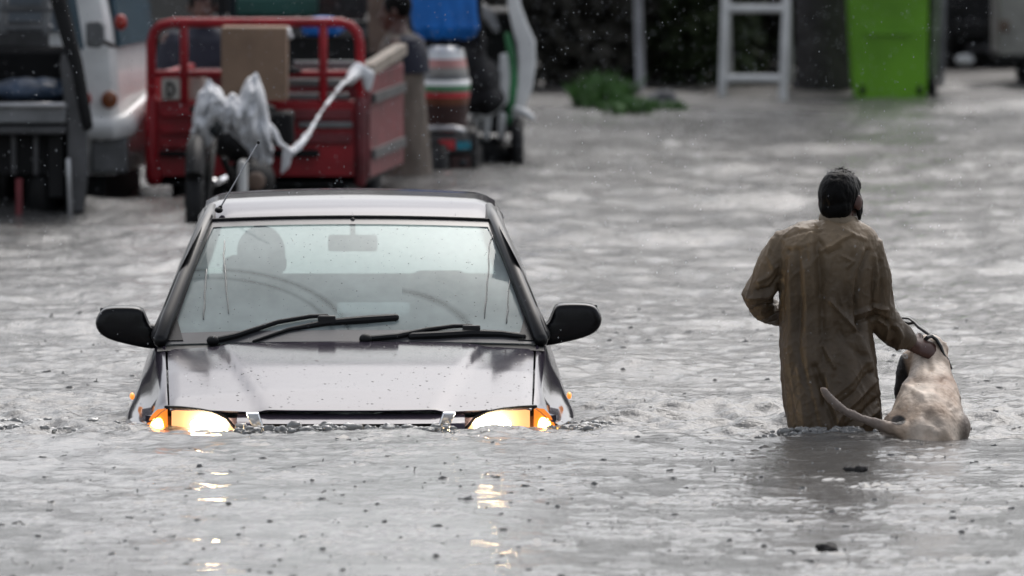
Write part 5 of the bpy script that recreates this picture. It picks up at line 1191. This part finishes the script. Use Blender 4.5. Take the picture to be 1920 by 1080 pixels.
def build_dark_car():
    Y = 64.0; k = sc(Y); c = W(1835, 130, Y); zb = gz(c.x, Y)
    root = thing('car', 'black car with one pale headlamp parked behind the green bin', 'car', (c.x, Y+1, zb))
    x0, x1 = (1775-960)*k, (1985-960)*k
    def rect(y, z0, z1, i): return [Vector((x0+i, y, zb+z0)), Vector((x1-i, y, zb+z0)), Vector((x1-i*1.2, y, zb+z1)), Vector((x0+i*1.2, y, zb+z1))]
    mb = MB(); mb.loft([rect(Y, .28, .62, .06), rect(Y+.06, .22, .72, .0), rect(Y+.9, .2, .92, .0), rect(Y+3.4, .2, .95, .0), rect(Y+3.6, .3, .85, .06)]); mb.build('body', M['dark_metal'], root, bevel=.05)
    mb = MB(); mb.loft([rect(Y+.85, .90, .93, .04), rect(Y+1.5, .90, 1.42, .16), rect(Y+2.7, .90, 1.44, .16), rect(Y+3.4, .90, .96, .06)]); mb.build('cabin', M['dark_glass'], root, bevel=.04)
    mb = MB(); mb.ell(W(1809, 112, Y-.03), (.072, .05, .045), 16, 10); mb.build('headlamp', M['white_paint'], root)
    mb = MB(); mb.ell(W(1950, 112, Y-.03), (.072, .05, .045), 16, 10); mb.build('headlamp', M['white_paint'], root)
    mb = MB(); mb.beam(Vector((x0+.05, Y-.04, zb+.33)), Vector((x1-.05, Y-.04, zb+.33)), .1, .12); mb.build('bumper', M['rubber'], root, bevel=.02)
    for xx in (x0+.1, x1-.1):
        for yy in (Y+.7, Y+2.8): wheel(root, Vector((xx, yy, zb+.28)), .28, .16, 'X')
build_dark_car()
def build_cart():
    Y = 61.5; c = W(1915, 100, Y); zb = gz(c.x, Y); root = thing('handcart', 'cream box cart cut off by the right edge of the photo', 'cart', (c.x+.2, Y+.4, zb))
    mb = MB(); boxpx(mb, 1872, -160, 2080, 105, Y, .9); mb.build('box', M['cream_panel'], root, bevel=.02)
    mb = MB(); boxpx(mb, 1873, 38, 1892, 60, Y-.012, .02); mb.build('latch', M['brown'], root, bevel=.004)
    mb = MB(); boxpx(mb, 1870, 100, 2082, 116, Y+.02, .86); mb.build('chassis', M['dark_metal'], root, bevel=.01)
    for x in (1925, 2040): wheel(root, Vector(((x-960)*sc(Y), Y+.2, zb+.13)), .13, .06, 'X'); wheel(root, Vector(((x-960)*sc(Y), Y+.75, zb+.13)), .13, .06, 'X')
build_cart()
# boundary wall
mb = MB(); mb.box((0, 68.2, 1.3), (70, .3, 3.2)); mb.box((0, 68.2, 2.96), (70, .42, .12)); tag(mb.build('boundary_wall', M['wall'], bevel=.01), 'long dark weathered wall closing off the far side of the road', 'wall')  # upper wall is out of view, raised to darken low reflections
for i, x in enumerate((-19, -14.5, -10.5, -6.8, -3.2, .6, 4.0, 7.6, 11.4, 15.5, 20)):
    tree(960+x/sc(72), 72.0+.6*(i % 2), .16, 4.7+.5*(i % 3), 'dark leafy tree standing behind the far wall', 20+i, (2.8, 2.0, 2.2), 'leaf', 'tree', 'trees behind the far wall')
# ------------------------------------------------------------------ rain: splashes on the water, drops in the air, churned water at the bumper
def drop_mat():
    m = bpy.data.materials.new('raindrop'); m.use_nodes = True; p = m.node_tree.nodes['Principled BSDF']
    p.inputs['Base Color'].default_value = (.6, .62, .65, 1); p.inputs['Roughness'].default_value = .15; p.inputs['Transmission Weight'].default_value = .25; p.inputs['IOR'].default_value = 1.33
    return m
M['drop'] = drop_mat()
M['splash'] = mat('splash_water', (.075, .075, .073), rough=.12, var=.3, spec=.6)
M['froth'] = mat('froth_water', (.42, .42, .41), rough=.06, var=.4, scale=30, spec=.6, trans=.55)
def build_splashes():
    r = np.random.default_rng(11); mb = MB(); N = 3000
    Y = 24.2 + 12.5*r.random(N)**1.25; X = (r.random(N)-.5)*(2*.0605*Y+1.6)
    keep = ~((np.abs(X-CARX) < .9) & (Y > 29.8) & (Y < 34)); X, Y = X[keep], Y[keep]
    Z = waves(X[None, :], Y[None, :])[0]
    for x, y, z in zip(X, Y, Z):
        t = r.random(); s_ = min(1.05, .40*math.exp(.5*r.normal())); ex = 1+1.1*r.random()**2; c = Vector((x, y, z-.002))
        if t < .85:     # crown / dome
            R0 = .0085*s_
            rings = [[c+Vector((R0*q*ex*math.cos(a), R0*q*math.sin(a), h*R0*(1+.45*math.sin(2*a+t*20)*math.sin(a+t*9)))) for a in [2*math.pi*i/9 for i in range(9)]] for q, h in ((1.7, -.2), (1.25, .32), (.8, .75), (.6, .45), (.2, .3))]
            mb.loft(rings)
        if t > (.70 if y > 29.7 else .88):     # rebound jet
            h = (.006+.016*r.random()**2)*s_*(1.0 if y > 29.6 else .75); ln = r.normal(0, .10)*h
            mb.tube([c, c+Vector((ln*.4, 0, h*.4)), c+Vector((ln, 0, h))], [.0042*s_, .0024*s_, .0022*s_], 6)
    tag(mb.build('rain_splashes', M['splash']), 'small rain splashes covering the water', kind='stuff')
build_splashes()
def build_rain():
    r = np.random.default_rng(5); mb = MB(); N = 13000
    u = r.random(N); Y = 27 + 31*u**1.1
    px = r.random(N)*2300-190; py = r.random(N)*1500 - 420
    X = (px-960)/F*Y; Zt = (CAM_H+.9)*r.random(N)
    for x, y, z in zip(X, Y, Zt):
        if z < .03 or (abs(x-CARX) < .85 and 29.9 < y < 34 and z < .8) or (abs(x-1.2) < .6 and 29.2 < y < 30.7 and z < 1.1): continue
        k = y/30; a = (.0009+.0010*r.random()**2)*k; h = a*(1.2+1.2*r.random())
        c = Vector((x, y, z)); s_ = Vector((.10*h, 0, 0))
        mb.add([c+Vector((0, 0, h))+s_, c+Vector((a, 0, 0)), c+Vector((0, a, 0)), c+Vector((-a, 0, 0)), c+Vector((0, -a, 0)), c-Vector((0, 0, h))-s_], [(0, 1, 2), (0, 2, 3), (0, 3, 4), (0, 4, 1), (5, 2, 1), (5, 3, 2), (5, 4, 3), (5, 1, 4)])
    tag(mb.build('rain', M['drop']), 'falling raindrops', kind='stuff')
build_rain()
def build_churn():
    r = np.random.default_rng(9); mb = MB()
    def lump(x, y, z, s_, fl=.7):
        m = MB(); m.ell((x, y, z), (s_*(1+.6*r.random()), s_, s_*fl), 10, 7); mb.add(m.v, m.f)
    for _ in range(260):
        px = 437+ r.random()*410; Y = 29.70+.16*r.random(); p = W(px, 800, Y); lump(p.x, Y, .012+.026*r.random()**2, .006+.013*r.random()**2, .9)
    for _ in range(120):
        px = r.choice([r.normal(235, 28), r.normal(1090, 30)]); Y = 30.0+.35*r.random(); p = W(px, 800, Y); lump(p.x, Y, .0+.012*r.random()**2, .005+.010*r.random(), .9)
    for _ in range(170):
        px = r.normal(1555, 48); Y = 29.80+.1*r.random(); p = W(px, 810, Y); lump(p.x, Y, .0+.024*r.random()**2, .006+.010*r.random(), .9)
    for _ in range(90):
        px = r.uniform(-20, 190); Y = 30.0+.5*r.random(); p = W(px, 810, Y); lump(p.x, Y, .0+.015*r.random()**2, .006+.012*r.random(), .7)
    V = np.array(mb.v); displace(mb, lambda V, N: .005*nz(V, 60, 1, 2)); tag(mb.build('churned_water', M['froth']), 'churned water', kind='stuff')
build_churn()

def build_debris():
    for (px, py, r_, lab) in ((1615, 884, .026, 'dark clod of debris floating in front of the dog'), (1556, 1034, .030, 'dark clod of debris floating nearest the bottom edge')):
        Y = 38088/(py-HOR) ; p = W(px, py, Y); z = wz(p.x, Y); t = MB()
        for k in range(6): t.ell((p.x+rng.normal(0, r_*.9), Y+rng.normal(0, r_*.6), z+r_*.25*(k % 2)), (r_*(.5+.5*rng.random()), r_*.6, r_*(.3+.35*rng.random())), 12, 8)
        u = remesh(t, .005, 2); displace(u, lambda V, N: .006*nz(V, 60, px*.01, 2)); tag(u.build('debris', M['bark']), lab, 'debris', 'floating debris')
build_debris()
def build_beads():
    """standing water on the car: beads on the bonnet and runs down the windscreen, children of the car"""
    r = np.random.default_rng(4); dg = bpy.context.evaluated_depsgraph_get()
    bon = [o for o in car.children if o.name.startswith('bonnet')][0]; scr = [o for o in car.children if o.name.startswith('windscreen')][0]
    def scatter(o, n, smin, smax, name):
        mb = MB(); me = o.data; polys = me.polygons; ar = np.array([p.area for p in polys]); pk = r.choice(len(polys), n, p=ar/ar.sum())
        for i in pk:
            p = polys[i]; vs = [me.vertices[v].co for v in p.vertices]; wts = r.dirichlet(np.ones(len(vs))); c = sum((v*float(w_) for v, w_ in zip(vs, wts)), Vector()); n_ = p.normal
            if n_.z < 0: n_ = -n_
            s_ = smin+(smax-smin)*r.random()**3; q = n_.to_track_quat('Z', 'Y').to_matrix(); mb.ell(c, (s_*(1+.4*r.random()), s_*(1+.6*r.random()), s_*.42), 8, 6, q)
        ob = mb.build(name, M['bead'], car, local=True); ob['kind'] = 'stuff'
    scatter(bon, 600, .0010, .0040, 'water_beads'); scatter(scr, 420, .0010, .0026, 'screen_drops')
    def wsp(px, py):
        v = min(max((643-py)/(643-414), 0), 1); hw = .688-.158*v; y = 1.0+.76*v; x = (px-657)*(30+y)/F; u = max(-1, min(1, x/hw))
        return Vector((x, y+.075*u*u, .65+.252+.412*v-.016*u*u+.03*math.sin(math.pi*v)+.003))
    mb = MB()
    for ln in ([(420, 462), (419, 500), (423, 550), (428, 598)], [(386, 520), (384, 560), (380, 606)], [(926, 442), (918, 470), (916, 530), (908, 606)], [(958, 505), (955, 560), (950, 612)]):
        pts = [wsp(*ln[0])]
        for a_, b_ in zip(ln[:-1], ln[1:]):
            for k in range(1, 6): pts.append(wsp(a_[0]+(b_[0]-a_[0])*k/5+r.normal(0, .6), a_[1]+(b_[1]-a_[1])*k/5))
        mb.tube(pts, [.0022*(.7+.6*r.random()) for _ in pts], 6)
    ob = mb.build('water_run', M['rubber_run'], car, local=True); ob['kind'] = 'stuff'
M['bead'] = mat('bead', (.02, .02, .024), rough=.05, var=.0, spec=.6, trans=.5)
M['rubber_run'] = mat('water_run', (.05, .055, .058), rough=.1, var=.0)
build_beads()
